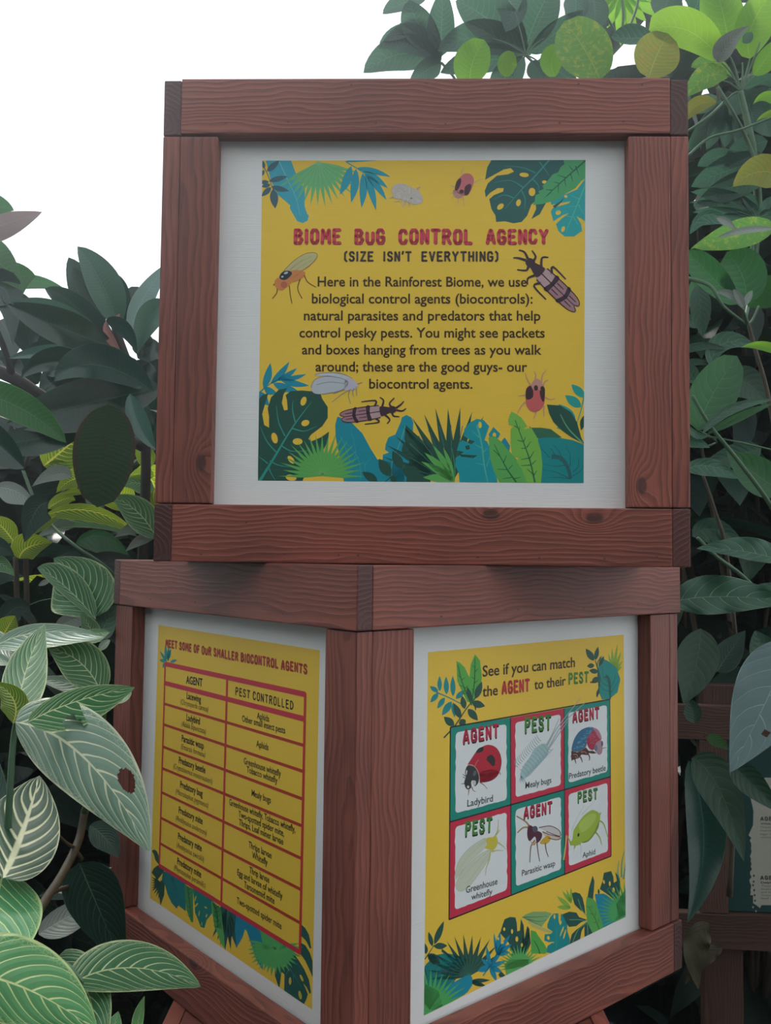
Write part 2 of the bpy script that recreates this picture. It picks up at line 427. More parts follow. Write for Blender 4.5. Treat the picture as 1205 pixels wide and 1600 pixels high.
    def finish(s):
        for key in s.order:
            V, F, MI, MS = s.bins[key]
            if not F: continue
            me = bpy.data.meshes.new(key[0]); me.from_pydata(V, [], F)
            for m_ in MS: me.materials.append(m_)
            me.polygons.foreach_set('material_index', MI); me.update()
            o = obj(key[0], me, s.pan)
            if key[1]: o['label'] = key[1]
_gc = {}
def glyphs(txt, bold=0, shear=0.0):
    key = (txt, bold, shear)
    if key in _gc: return _gc[key]
    cu = bpy.data.curves.new('t', 'FONT'); cu.body = txt; cu.resolution_u = 3; cu.offset = bold; cu.shear = shear; cu.fill_mode = 'FRONT'
    o = bpy.data.objects.new('t', cu); C.objects.link(o)
    dg = bpy.context.evaluated_depsgraph_get(); ev = o.evaluated_get(dg); me = ev.to_mesh()
    vs_ = [(v.co.x, v.co.y) for v in me.vertices]
    fs = []
    for p in me.polygons:
        f = list(p.vertices)
        if p.normal.z < 0: f.reverse()
        fs.append(f)
    ev.to_mesh_clear(); bpy.data.objects.remove(o); bpy.data.curves.remove(cu)
    xs = [v[0] for v in vs_]; _gc[key] = (vs_, fs, min(xs), max(xs)); return _gc[key]
CAPH = 1.0
CAPH = max(v[1] for v in glyphs('H')[0])

# hand-drawn chunky capitals: strokes on a unit height
GL = {
 'A': [[(0, 0), (.10, .55), (.24, 1), (.30, 1), (.42, .55), (.52, 0)], [(.1, .3), (.42, .3)]],
 'B': [[(0, 0), (0, 1), (.3, 1), (.44, .8), (.32, .56), (0, .54)], [(.3, .54), (.5, .28), (.36, 0), (0, 0)]],
 'C': [[(.44, .78), (.36, 1), (.1, 1), (0, .8), (0, .2), (.1, 0), (.36, 0), (.46, .22)]],
 'D': [[(0, 0), (0, 1), (.26, .97), (.46, .7), (.46, .3), (.26, .03), (0, 0)]],
 'E': [[(.42, 1), (0, 1), (0, 0), (.44, 0)], [(0, .52), (.34, .52)]],
 'G': [[(.44, .8), (.34, 1), (.1, 1), (0, .8), (0, .2), (.1, 0), (.38, 0), (.48, .2), (.48, .45), (.28, .45)]],
 'H': [[(0, 0), (0, 1)], [(.44, 0), (.44, 1)], [(0, .5), (.44, .5)]],
 'I': [[(0, 0), (0, 1)]],
 'F': [[(.42, 1), (0, 1), (0, 0)], [(0, .52), (.34, .52)]],
 'L': [[(0, 1), (0, 0), (.4, 0)]],
 'M': [[(0, 0), (.04, 1), (.28, .4), (.52, 1), (.56, 0)]],
 'N': [[(0, 0), (0, 1), (.44, 0), (.44, 1)]],
 'O': [[(.1, 0), (0, .2), (0, .8), (.1, 1), (.36, 1), (.46, .8), (.46, .2), (.36, 0), (.1, 0)]],
 'P': [[(0, 0), (0, 1), (.34, 1), (.46, .78), (.34, .5), (0, .48)]],
 'R': [[(0, 0), (0, 1), (.34, 1), (.46, .78), (.32, .52), (0, .48)], [(.24, .5), (.48, 0)]],
 'S': [[(.44, .82), (.34, 1), (.1, 1), (0, .78), (.1, .56), (.36, .46), (.46, .22), (.34, 0), (.1, 0), (0, .16)]],
 'T': [[(0, 1), (.5, 1)], [(.25, 1), (.25, 0)]],
 'U': [[(0, 1), (0, .2), (.1, 0), (.36, 0), (.46, .2), (.46, 1)]],
 'u': [[(0, .78), (0, .2), (.1, 0), (.36, 0), (.46, .2), (.46, .78)]],
 'V': [[(0, 1), (.24, 0), (.48, 1)]],
 'Y': [[(0, 1), (.24, .5), (.5, 1)], [(.24, .5), (.24, 0)]],
 'Z': [[(0, 1), (.44, 1), (0, 0), (.46, 0)]],
 '(': [[(.16, 1.05), (0, .85), (0, .15), (.16, -.05)]],
 ')': [[(0, 1.05), (.16, .85), (.16, .15), (0, -.05)]],
 "'": [[(.06, 1.05), (0, .8)]], '.': [[(0, 0), (.01, 0)]],
}
GW = {c: max([q[0] for st in g for q in st] + [.05]) + .26 for c, g in GL.items()}
GW[' '] = .3

YEL = (.86, .575, .055); INK = (.045, .022, .008); RED = (.62, .035, .045); DRED = (.10, .012, .015)
TEAL = (.0, .235, .235); BLUE = (.0, .205, .30); SKYB = (.01, .28, .36); DKG = (.012, .085, .060); MIDG = (.09, .36, .08); LIME = (.16, .42, .06)
AQUA = (.01, .30, .27); VEIN = (.03, .29, .22); BLK = (.012, .010, .010); WHITE = (.78, .82, .84)
# ---------------------------------------------------------------- poster on the upper box
S = Sheet(bx_up['front'])
k = .21577
A_ = (400, 240, k); B_ = (660, 240, k); C_ = (400, 500, k); D_ = (660, 500, k)
def quad(S, pts):
    q = [S.uv(p) for p in pts]
    ar = sum(q[i][0] * q[(i + 1) % 4][1] - q[(i + 1) % 4][0] * q[i][1] for i in range(4))
    return q if ar > 0 else q[::-1]
S.crop(0, 0, 1)
Q1 = quad(S, [(410, 251), (915, 250), (912, 755), (403, 751)])
S.begin('poster_sheet', 'yellow printed sheet')
S.add(Q1, [[0, 1, 2, 3]], YEL, 1); S.quad = Q1

S.begin('leaf_print')     # top left corner
S.crop(*A_)
S.poly([(70, 40), (250, 40), (300, 170), (355, 260), (352, 380), (372, 440), (384, 445), (375, 485), (340, 503), (300, 490), (270, 440), (245, 395), (250, 375), (160, 300), (110, 200)], (.03, .32, .42), 2)
S.stroke([(160, 40), (230, 190), (290, 320), (320, 450)], 7, 3, (.15, .45, .5), 3)
S.fan(450, 60, 350, 10, 152, 15, (.12, .40, .16), 3, .52)
for i in range(11):
    a = math.radians(15 + i * 13.5); S.stroke([(450, 60), (450 + 215 * math.cos(a), 60 + 215 * math.sin(a))], 4, 1, (.2, .5, .25), 4)
S.stroke([(35, 60), (80, 140), (110, 220), (150, 330)], 7, 4, (.05, .13, .17), 5)
for a, b, w in (((80, 130), (170, 50), 22), ((95, 200), (230, 165), 20), ((110, 240), (240, 272), 20), ((125, 255), (140, 398), 30), ((105, 225), (40, 240), 16), ((95, 205), (20, 210), 15), ((110, 245), (40, 310), 20), ((60, 120), (30, 170), 14), ((60, 110), (50, 50), 12)):
    S.lens(a, b, w, (.05, .13, .17), 6)
S.begin('leaf_print')
S.stroke([(655, 62), (720, 100), (780, 140)], 8, 6, (.01, .26, .34), 5)
for a, b, w in (((690, 90), (608, 298), 32), ((725, 110), (690, 355), 30), ((775, 140), (765, 392), 28), ((790, 145), (870, 412), 26), ((800, 150), (945, 335), 24), ((770, 125), (955, 250), 24), ((730, 105), (975, 168), 22), ((640, 60), (880, 50), 12)):
    S.lens(a, b, w, (.01, .27, .36), 6, -8)
S.begin('leaf_print')     # monstera, top right
S.crop(*B_)
S.poly([(505, 40), (470, 100), (455, 190), (500, 165), (590, 115), (640, 105), (665, 130), (620, 150), (540, 160), (475, 215), (452, 270), (460, 318), (490, 285), (545, 250), (590, 250), (585, 275), (520, 300), (485, 330), (500, 400), (530, 450), (535, 495), (600, 490), (660, 505), (720, 495), (760, 450), (790, 370), (820, 345), (825, 400), (790, 475), (850, 440), (900, 350), (1000, 330), (1050, 200), (1100, 40)], (.02, .125, .115), 2, False)
for e in ((738, 154, 34, 16, 5), (795, 278, 24, 30, 0), (697, 356, 17, 26, 15), (566, 384, 28, 18, -40), (885, 206, 18, 12, 0)): S.ell(*e, YEL, 3)
S.stroke([(925, 40), (820, 160), (720, 260), (600, 400)], 12, 3, (.03, .27, .26), 4)
for pts in ([(820, 140), (720, 100), (590, 90)], [(730, 245), (640, 195), (520, 210)], [(660, 320), (590, 300), (520, 330)], [(800, 185), (840, 230), (845, 275)], [(720, 270), (745, 330), (740, 410)], [(850, 60), (920, 160)]):
    S.stroke(pts, 8, 2, (.03, .27, .26), 4)
S.begin('leaf_print')
S.poly([(1020, 40), (1030, 75), (1000, 100), (985, 135), (945, 150), (905, 200), (870, 235), (880, 255), (840, 275), (850, 290), (820, 300), (815, 340), (802, 372), (870, 365), (960, 340), (1040, 290), (1110, 250), (1150, 200), (1200, 170), (1200, 40)], (.06, .33, .13), 5)
S.stroke([(1200, 35), (1080, 140), (960, 250), (885, 320)], 12, 3, (.02, .13, .09), 6)
for a, b in (((1090, 120), (1060, 85)), ((1110, 90), (1135, 160)), ((1040, 175), (975, 155)), ((1075, 150), (1090, 205)), ((990, 215), (950, 205)), ((1030, 185), (1040, 240)), ((985, 225), (985, 285)), ((940, 265), (895, 262)), ((930, 280), (900, 310))): S.stroke([a, b], 8, 3, (.02, .13, .09), 6)
S.poly([(1190, 170), (1120, 260), (1000, 310), (930, 350), (935, 370), (1075, 345), (1060, 360), (945, 395), (930, 420), (950, 490), (1020, 445), (1062, 432), (1010, 470), (968, 510), (985, 560), (1030, 600), (1100, 600), (1158, 560), (1150, 510), (1118, 455), (1150, 470), (1190, 500)], (.01, .33, .34), 4)
for e in ((985, 428, 20, 16, -20), (1020, 547, 13, 22, 20), (1040, 310, 12, 10, 0)): S.ell(*e, YEL, 5)
S.stroke([(1175, 240), (1110, 400), (1040, 570)], 9, 3, (.1, .45, .33), 5)
for a, b in (((1140, 330), (1070, 300)), ((1120, 380), (1060, 385)), ((1130, 370), (1170, 440)), ((1085, 460), (1030, 450)), ((1090, 450), (1130, 520))): S.stroke([a, b], 6, 2, (.1, .45, .33), 5)
S.poly([(945, 380), (1000, 345), (1030, 315), (1010, 350), (960, 398)], (.02, .12, .11), 5)

S.begin('leaf_print')     # bottom left group
S.crop(*C_)
S.stroke([(20, 530), (100, 465), (190, 420), (240, 395)], 10, 4, (.0, .22, .32), 3)
for a, b, w in (((55, 495), (105, 312), 28), ((105, 465), (243, 302), 24), ((150, 440), (298, 348), 20), ((185, 432), (365, 392), 18), ((175, 430), (385, 475), 24), ((125, 460), (300, 510), 30), ((60, 490), (150, 530), 26), ((30, 520), (95, 620), 30)):
    S.lens(a, b, w, (.0, .23, .33), 3, 8)
S.poly([(15, 580), (45, 545), (90, 530), (75, 580), (45, 680), (60, 760), (95, 780), (95, 700), (85, 640), (110, 560), (165, 505), (228, 492), (200, 540), (188, 600), (205, 655), (230, 650), (225, 580), (215, 545), (250, 515), (330, 510), (465, 522), (480, 570), (520, 630), (520, 710), (480, 770), (400, 830), (380, 860), (400, 880), (470, 850), (530, 808), (520, 880), (480, 960), (400, 1030), (330, 1180), (15, 1180)], DKG, 4)
for e in ((345, 588, 20, 34, 20), (358, 746, 30, 22, -20), (135, 855, 22, 40, -15), (302, 880, 36, 24, 0), (255, 1012, 18, 34, -40), (255, 1142, 40, 22, 10)): S.ell(*e, YEL, 5)
S.stroke([(25, 1170), (130, 1000), (270, 770), (405, 590)], 22, 3, (.02, .27, .22), 5)
for pts in ([(210, 840), (165, 740), (148, 620)], [(285, 740), (265, 650), (270, 580)], [(145, 955), (80, 880), (30, 770)], [(85, 1040), (50, 1010), (20, 990)], [(265, 785), (350, 805), (440, 770)], [(185, 910), (260, 950), (380, 945)], [(100, 1020), (160, 1050), (240, 1065)], [(90, 1060), (110, 1110), (140, 1160)]):
    S.stroke(pts, 10, 3, (.02, .27, .22), 5)
S.begin('leaf_print')
S.poly([(590, 700), (575, 760), (578, 850), (600, 960), (640, 1180), (1080, 1180), (1060, 1050), (880, 1010), (830, 930), (770, 820), (700, 750), (640, 715)], (.0, .23, .31), 6)
for pts in ([(640, 1150), (720, 980), (690, 800)], [(760, 1160), (740, 1000), (620, 850)], [(800, 1150), (790, 1050), (840, 1000)], [(680, 1020), (640, 900), (600, 830)]): S.stroke(pts, 5, 2, (.03, .32, .36), 7)
S.poly([(1090, 688), (1058, 705), (1048, 740), (1010, 830), (960, 850), (940, 900), (935, 940), (965, 960), (920, 975), (915, 1080), (1000, 1180), (1120, 1180), (1130, 960), (1135, 860), (1140, 740), (1125, 705)], (.0, .24, .32), 6)
S.stroke([(1080, 770), (1040, 900), (985, 1030), (985, 1150)], 8, 3, (.07, .36, .33), 7)
S.fan(480, 1130, 330, 175, 365, 21, MIDG, 8, .5)
for i in range(16):
    a = math.radians(185 + i * 11.5); S.stroke([(480, 1120), (480 + 220 * math.cos(a), 1120 + 220 * math.sin(a))], 4, 1, (.14, .42, .12), 9)
S.begin('leaf_print')
S.stroke([(930, 1175), (1040, 1090), (1130, 1020)], 8, 5, DKG, 9)
for a, b, w in (((880, 1170), (770, 1100), 30), ((975, 1130), (890, 1005), 40), ((1060, 1075), (988, 948), 34), ((1110, 1020), (1065, 898), 30), ((985, 1130), (1010, 1180), 22)): S.lens(a, b, w, DKG, 9)
S.lens((1060, 1080), (1200, 1130), 48, DKG, 9)
S.begin('leaf_print')     # dark fan palm in the bottom middle
S.crop(*D_)
S.fan(215, 1180, 560, 196, 300, 11, DKG, 7, .55, 1.0, None, .05)
S.poly([(-120, 760), (0, 870), (60, 930), (60, 1180), (-120, 1180), (-90, 1000), (-130, 860)], DKG, 7)
for i in range(9):
    a = math.radians(200 + i * 11.5); S.stroke([(215, 1180), (215 + 420 * math.cos(a), 1180 + 420 * math.sin(a))], 2, 5, (.05, .2, .17), 8)
for b, w in (((15, 960), 26), ((75, 905), 22), ((-10, 1025), 24), ((40, 1040), 24), ((5, 1140), 30), ((150, 920), 18)): S.lens((225, 1170), b, w, MIDG, 9, 10)
S.stroke([(230, 1180), (235, 1060), (215, 930)], 9, 4, (.05, .25, .1), 9)
S.begin('leaf_print')
S.poly([(395, 716), (340, 745), (305, 790), (300, 840), (350, 870), (380, 880), (355, 900), (290, 870), (265, 890), (250, 945), (300, 955), (240, 1000), (240, 1060), (265, 1110), (270, 1180), (545, 1180), (520, 1000), (470, 880), (450, 870), (485, 770), (445, 725)], (.0, .27, .32), 9)
S.poly([(515, 775), (480, 830), (500, 870), (550, 855), (565, 825)], (.0, .25, .31), 9); S.poly([(597, 850), (560, 895), (590, 960), (630, 950), (635, 910)], (.0, .22, .30), 9)
for e in ((418, 760, 13, 24, 0), (522, 832, 13, 18, 0)): S.ell(*e, YEL, 10)
S.poly([(340, 905), (310, 915), (320, 940), (345, 935)], DKG, 10)
S.poly([(265, 970), (300, 975), (400, 980), (370, 1000), (280, 990)], DKG, 10)
S.stroke([(395, 760), (430, 900), (450, 1060), (475, 1175)], 14, 9, (.06, .38, .3), 10)
for a, b in (((410, 850), (360, 800)), ((435, 930), (380, 900)), ((450, 1050), (380, 1035)), ((465, 1060), (490, 990)), ((440, 960), (470, 930))): S.stroke([a, b], 7, 3, (.06, .38, .3), 10)
S.begin('leaf_print')
S.poly([(480, 850), (490, 1000), (520, 1100), (560, 1180), (760, 1180), (720, 1050), (640, 960), (570, 880), (520, 840)], MIDG, 11)
S.poly([(645, 662), (622, 720), (625, 760), (660, 770), (640, 790), (640, 900), (650, 980), (700, 1000), (680, 1020), (720, 1080), (760, 1180), (860, 1180), (870, 1050), (860, 950), (830, 850), (790, 780), (730, 790), (760, 770), (720, 710), (680, 680)], LIME, 12)
S.stroke([(520, 900), (570, 1000), (620, 1090), (680, 1175)], 5, 12, (.02, .16, .06), 13)
S.stroke([(672, 725), (730, 880), (780, 1020), (815, 1175)], 5, 12, (.02, .16, .06), 13)
for a, b in (((590, 1030), (610, 980)), ((560, 985), (515, 940)), ((620, 1085), (545, 1080)), ((625, 1080), (655, 1050)), ((650, 1140), (580, 1150)), ((660, 1150), (710, 1140)), ((700, 800), (705, 770)), ((690, 780), (665, 765)), ((725, 880), (685, 870)), ((735, 880), (745, 850)), ((750, 930), (715, 930)), ((755, 925), (785, 880)), ((775, 1000), (715, 1010)), ((780, 1000), (810, 950)), ((790, 1050), (715, 1055)), ((795, 1045), (825, 1015)), ((805, 1120), (760, 1080)), ((805, 1130), (830, 1090))): S.stroke([a, b], 8, 4, (.02, .16, .06), 13)
S.begin('leaf_print')
S.poly([(770, 765), (790, 780), (860, 780), (930, 790), (1010, 850), (900, 870), (830, 855)], (.03, .15, .08), 9)
S.poly([(835, 860), (900, 850), (1000, 855), (1090, 870), (1190, 910), (1190, 1180), (855, 1180), (870, 1050)], (.0, .22, .23), 10)
S.stroke([(935, 990), (1000, 1000), (1050, 1060), (1075, 1150)], 36, 22, (.02, .13, .14), 11)
for pts in ([(1075, 1150), (960, 1100), (870, 1085)], [(1070, 1150), (980, 1140), (905, 1140)], [(920, 995), (880, 950), (845, 915)], [(960, 985), (940, 940), (915, 930)], [(1010, 1000), (990, 950), (945, 905)], [(1070, 1060), (1070, 980), (1040, 910)], [(1090, 1100), (1130, 1060), (1130, 990)], [(1090, 1130), (1150, 1090), (1165, 1050)], [(1040, 1050), (960, 1060), (870, 1040)]): S.stroke(pts, 6, 2, (.01, .1, .11), 11)
for a, b, w in (((1175, 560), (1080, 465), 30), ((1150, 630), (1035, 545), 34), ((1110, 730), (985, 610), 34), ((1110, 790), (970, 780), 14)): S.lens(a, b, w, AQUA, 9)
S.stroke([(1170, 560), (1150, 650), (1115, 760)], 9, 5, AQUA, 9)
S.poly([(902, 612), (920, 680), (950, 740), (1010, 800), (1080, 850), (1175, 900), (1150, 850), (1120, 740), (1080, 670), (1000, 620)], DKG, 11)
S.stroke([(1000, 685), (1060, 790), (1160, 890)], 5, 12, (.1, .36, .18), 12)
S.lens((1175, 690), (1150, 800), 20, DKG, 10)

# insects
PK = (.33, .17, .20); AUB = (.045, .02, .035); PKL = (.42, .28, .30)
def thrips(S, org, head, tail, sc, legs):
    """banded long-winged insect; built along head -> tail"""
    S.crop(*org); hx, hy = head; dx, dy = tail[0] - hx, tail[1] - hy; L = math.hypot(dx, dy); ux, uy = dx / L, dy / L
    P = lambda a, b: (hx + ux * a * L - uy * b * L * .85, hy + uy * a * L + ux * b * L * .85)
    ring = lambda pts: [P(*p) for p in pts]
    S.poly(ring([(.26, -.02), (.32, -.13), (.6, -.13), (.85, -.12), (1.0, -.06), (.97, -.01), (.7, -.0)]), PK, 14, True)
    S.poly(ring([(.26, .02), (.32, .13), (.6, .13), (.85, .12), (1.02, .07), (.97, .01), (.7, .0)]), PK, 14, True)
    S.poly(ring([(.27, 0), (.3, -.11), (.5, -.12), (.5, -.02)]), PKL, 15, True); S.poly(ring([(.27, 0), (.3, .11), (.5, .12), (.5, .02)]), PKL, 15, True)
    S.poly(ring([(.0, 0), (.02, -.06), (.09, -.08), (.12, -.06), (.2, -.09), (.28, -.10), (.3, 0), (.28, .10), (.2, .09), (.12, .06), (.09, .08), (.02, .06)]), AUB, 16, True)
    S.poly(ring([(.46, -.15), (.53, -.15), (.54, 0), (.53, .15), (.46, .15), (.48, 0)]), AUB, 16, True)
    S.poly(ring([(.70, -.15), (.76, -.15), (.80, 0), (.76, .15), (.70, .15), (.74, 0)]), AUB, 16, True)
    for pts in ([(.3, -.13), (.6, -.145), (.9, -.13), (1.0, -.06), (.95, -.005)], [(.3, .13), (.6, .145), (.9, .13), (1.02, .07), (.95, .005)], [(.28, 0), (.6, 0), (.95, 0)], [(.55, -.07), (.68, -.07)], [(.55, .07), (.68, .07)], [(.8, .06), (.93, .06)], [(.8, -.06), (.93, -.06)]):
        S.stroke(ring(pts), .018 * L, .012 * L, AUB, 16)
    for pts in legs: S.stroke(ring(pts), .04 * L, .018 * L, AUB, 15)
TL = [[(.08, -.06), (.06, -.14), (-.04, -.17)], [(.08, .06), (.1, .14), (.0, .24)], [(.22, -.08), (.14, -.2), (.2, -.28)], [(.24, .1), (.2, .22), (.26, .3)], [(.4, -.12), (.34, -.22), (.6, -.22)], [(.38, .12), (.34, .24), (.6, .26)], [(.0, -.02), (-.1, -.06), (-.18, -.02)], [(.0, .02), (-.1, .08), (-.16, .14)]]
S.begin('thrips_print', 'purple and pink banded insect by the top right text'); thrips(S, B_, (758, 768), (1118, 1118), 1, TL)
S.begin('thrips_print', 'small purple banded insect lying flat under the text'); thrips(S, C_, (1015, 645), (618, 705), 1, TL)
S.begin('wasp_print', 'orange wasp with clear wings'); S.crop(*A_)
OR = (.55, .20, .06); ORD = (.42, .11, .05)
S.poly([(185, 880), (215, 830), (290, 765), (370, 725), (430, 722), (442, 745), (400, 800), (330, 850), (275, 895), (230, 890)], (.45, .42, .20), 14, True)
S.stroke([(175, 900), (215, 835), (290, 765), (370, 722), (435, 722), (440, 755), (390, 810), (330, 852), (270, 905)], 4, 4, (.25, .13, .05), 15)
for pts in ([(250, 840), (320, 790), (400, 745)], [(280, 850), (340, 810), (410, 770)], [(230, 860), (290, 800), (350, 765)]): S.stroke(pts, 3, 2, (.28, .25, .12), 15)
S.poly([(235, 860), (280, 845), (340, 850), (358, 870), (330, 905), (270, 930), (240, 915)], OR, 15, True)
S.poly([(135, 930), (160, 900), (210, 905), (260, 880), (265, 920), (230, 960), (190, 990), (150, 975)], OR, 16, True)
S.ell(203, 950, 24, 24, 0, ORD, 17)
S.poly([(170, 895), (190, 860), (235, 848), (262, 870), (225, 910), (190, 915)], (.015, .02, .04), 17, True); S.ell(218, 865, 16, 8, -20, (.5, .6, .65), 18); S.ell(192, 892, 9, 6, -20, (.5, .6, .65), 18)
for pts in ([(155, 975), (150, 1010), (118, 1050)], [(242, 955), (250, 1030), (262, 1085)], [(320, 910), (303, 980), (335, 1050)], [(350, 880), (375, 930), (435, 968)], [(140, 940), (125, 955)]): S.stroke(pts, 7, 5, (.16, .05, .02), 15)
MR = (.52, .10, .10)
S.begin('mite_print', 'small red mite near the top edge'); S.crop(*B_)
S.poly([(275, 170), (310, 145), (350, 150), (374, 190), (360, 250), (330, 300), (285, 300), (240, 270), (245, 210)], (.50, .14, .16), 14, True)
S.poly([(235, 260), (250, 200), (278, 180), (280, 215), (255, 265)], (.07, .03, .04), 15, True); S.poly([(305, 295), (310, 240), (345, 220), (355, 245), (330, 298)], (.07, .03, .04), 15, True); S.ell(285, 275, 16, 14, 0, (.07, .03, .04), 15)
S.poly([(225, 265), (260, 270), (300, 295), (280, 320), (245, 320), (225, 295)], (.45, .22, .2), 14, True)
for pts in ([(235, 275), (200, 292)], [(240, 300), (205, 330)], [(265, 320), (255, 370)], [(295, 310), (305, 385)], [(280, 150), (300, 95)], [(365, 215), (430, 185)], [(238, 240), (200, 230)]): S.stroke(pts, 7, 3, (.55, .38, .25), 14)
S.begin('mite_print', 'red mite under the last line of text'); S.crop(*D_)
S.poly([(752, 500), (790, 470), (830, 460), (880, 480), (888, 560), (878, 620), (840, 660), (790, 662), (752, 610)], MR, 14, True)
S.poly([(755, 575), (750, 510), (780, 478), (800, 500), (800, 560)], (.05, .02, .025), 15, True); S.poly([(850, 520), (862, 480), (888, 500), (880, 590), (860, 570)], (.05, .02, .025), 15, True)
S.poly([(790, 470), (815, 430), (845, 430), (872, 470), (858, 510), (835, 500), (800, 505)], (.50, .24, .20), 15, True); S.ell(823, 492, 15, 20, 0, (.05, .02, .025), 16)
for pts in ([(785, 475), (760, 430), (745, 385)], [(815, 440), (822, 400), (808, 372)], [(862, 460), (870, 400), (900, 362)], [(872, 480), (890, 445), (915, 435)], [(750, 545), (695, 550)], [(745, 595), (715, 630), (688, 675)], [(888, 560), (925, 575), (960, 568)], [(880, 620), (880, 705)], [(830, 650), (805, 720)]): S.stroke(pts, 12, 4, (.5, .26, .18), 14)
S.begin('whitefly_print', 'pale white winged insect'); S.crop(*C_)
LG = (.46, .50, .54); LN = (.20, .20, .27)
S.poly([(428, 392), (500, 385), (600, 390), (690, 420), (700, 450), (640, 430), (540, 405), (450, 405)], LG, 14, True)
S.poly([(400, 480), (430, 430), (500, 410), (600, 420), (665, 445), (660, 480), (600, 515), (500, 535), (420, 530)], (.50, .55, .60), 15, True)
S.poly([(650, 425), (700, 430), (740, 470), (720, 500), (680, 510), (640, 500)], (.44, .42, .50), 15, True)
for pts in ([(400, 490), (425, 435), (500, 410), (600, 418), (665, 445), (650, 485), (600, 515), (480, 538)], [(428, 395), (500, 383), (620, 388), (700, 425)], [(690, 500), (620, 540), (552, 595)], [(680, 510), (670, 550), (685, 605)], [(710, 490), (700, 530), (710, 555)], [(725, 480), (730, 550)], [(735, 465), (770, 452)], [(560, 535), (640, 505)], [(440, 470), (530, 450), (640, 460)]): S.stroke(pts, 5, 4, LN, 16)
S.begin('mealybug_print', 'faded grey white bug at the top'); S.crop(*A_)
GB = (.40, .36, .33)
rg = random.Random(4)
S.poly([(985, 260), (1000, 230), (1060, 215), (1110, 240), (1160, 260), (1200, 300), (1205, 350), (1150, 370), (1100, 350), (1050, 330), (1000, 320)], (.46, .42, .38), 14, True)
for i in range(44):
    a = rg.random() * 6.28; r = rg.uniform(30, 105); x, y = 1095 + r * 1.0 * math.cos(a), 300 + r * .62 * math.sin(a); b = a + rg.uniform(-.8, .8)
    S.stroke([(x, y), (x + 34 * math.cos(b), y + 34 * math.sin(b))], 6, 2, rg.choice([(.56, .53, .50), GB, (.62, .6, .58)]), 15)
S.ell(1125, 325, 8, 6, 0, (.2, .15, .12), 16)

# lettering
S.begin('title_lettering', 'chunky crimson capitals')
for w, x0, x1, o0, o1 in (('BIOME', (272, 656), (642, 656), A_, A_), ('BuG', (712, 657), (960, 657), A_, A_)):
    S.crop(*o0); S.chunky(w, x0, x1, (x0[0], 545), (.58, .05, .08), 14, (.16, .02, .03), .27, (.03, -.025), .03)
S.crop(0, 0, 1)
S.chunky('CONTROL', (622.2, 381.5), (743.8, 381.5), (622, 358), (.58, .05, .08), 14, (.16, .02, .03), .27, (.03, -.025), .03)
S.crop(*B_); S.chunky('AGENCY', (458, 656), (938, 654), (458, 548), (.58, .05, .08), 14, (.16, .02, .03), .27, (.03, -.025), .03)
S.begin('subtitle_lettering', 'dark grey brown capitals'); S.crop(0, 0, 1)
GR = (.075, .052, .05)
for w, a, b in (('(SIZE', 537.4, 587.9), ("ISN'T", 598.9, 647.2), ('EVERYTHING)', 658.3, 783)): S.chunky(w, (a, 408.6), (b, 408.6), (a, 393), GR, 14, None, .25)
S.begin('body_lettering', 'dark brown text')
for t, a, b, y in (('Here in the Rainforest Biome, we use', 496.5, 823.4, 447.4), ('biological control agents (biocontrols):', 487.4, 832.4, 473.9), ('natural parasites and predators that help', 474.9, 844.6, 500.4), ('control pesky pests. You might see packets', 468, 851.4, 527.1), ('and boxes hanging from trees as you walk', 471.9, 846.4, 553.6), ('around; these are the good guys- our', 493.2, 824, 580.2), ('biocontrol agents.', 577, 738.4, 606.9)):
    S.text(t, (a, y), (b, y + .4), (a, y - 14.9), INK, 14, .014)
S.finish()
# ---------------------------------------------------------------- left poster of the lower box: a table
S = Sheet(bx_low['left'])
ka = .24896
A2 = (220, 960, ka); B2c = (220, 1280, ka); G1 = (230, 1310, .11618); G2 = (360, 1420, .11618); T1 = (220, 1180, .15625)
S.crop(0, 0, 1)
Q2 = quad(S, [(247.9, 976.4), (500, 1016), (487.6, 1577.5), (234.4, 1403)])
S.begin('poster_sheet', 'yellow printed sheet')
S.add(Q2, [[0, 1, 2, 3]], YEL, 1); S.quad = Q2
# table geometry in panel coordinates
S.crop(*A2); tl = S.uv((154, 316)); tr = S.uv((1033, 510)); md = S.uv((543, 415))
S.crop(*B2c); bl = S.uv((117, 290)); br = S.uv((1000, 835)); mb = S.uv((506, 515))
S.crop(0, 0, 1)
rows = [S.uv((x, y))[1] for x, y in ((257.5, 1037.2), (257, 1067), (256.5, 1099.4), (255.5, 1131.8), (254.5, 1166.6), (253.3, 1200.2), (252, 1237.6), (250.8, 1277.4), (249.6, 1317.3), (249, 1352.2))]
rowsr = [S.uv((x, y))[1] for x, y in ((477, 1085), (476.5, 1123.5), (475, 1164.6), (474, 1205.2), (473, 1248.3), (471.5, 1290), (470.5, 1341), (469.8, 1389.5), (469, 1441.8), (469, 1488))]
uL = lambda v: tl[0] + (bl[0] - tl[0]) * (v - tl[1]) / (bl[1] - tl[1])
uM = lambda v: md[0] + (mb[0] - md[0]) * (v - md[1]) / (mb[1] - md[1])
uR = lambda v: tr[0] + (br[0] - tr[0]) * (v - tr[1]) / (br[1] - tr[1])
LR = (.50, .025, .03)
def line(a, b, w, col, layer):
    dx, dy = b[0] - a[0], b[1] - a[1]; l = math.hypot(dx, dy); nx, ny = -dy / l * w / 2, dx / l * w / 2
    S.add([(a[0] - nx, a[1] - ny), (b[0] - nx, b[1] - ny), (b[0] + nx, b[1] + ny), (a[0] + nx, a[1] + ny)], [[0, 1, 2, 3]], col, layer)
S.begin('leaf_print')     # hanging leaves under the table, sprig by the title
S.crop(*A2)
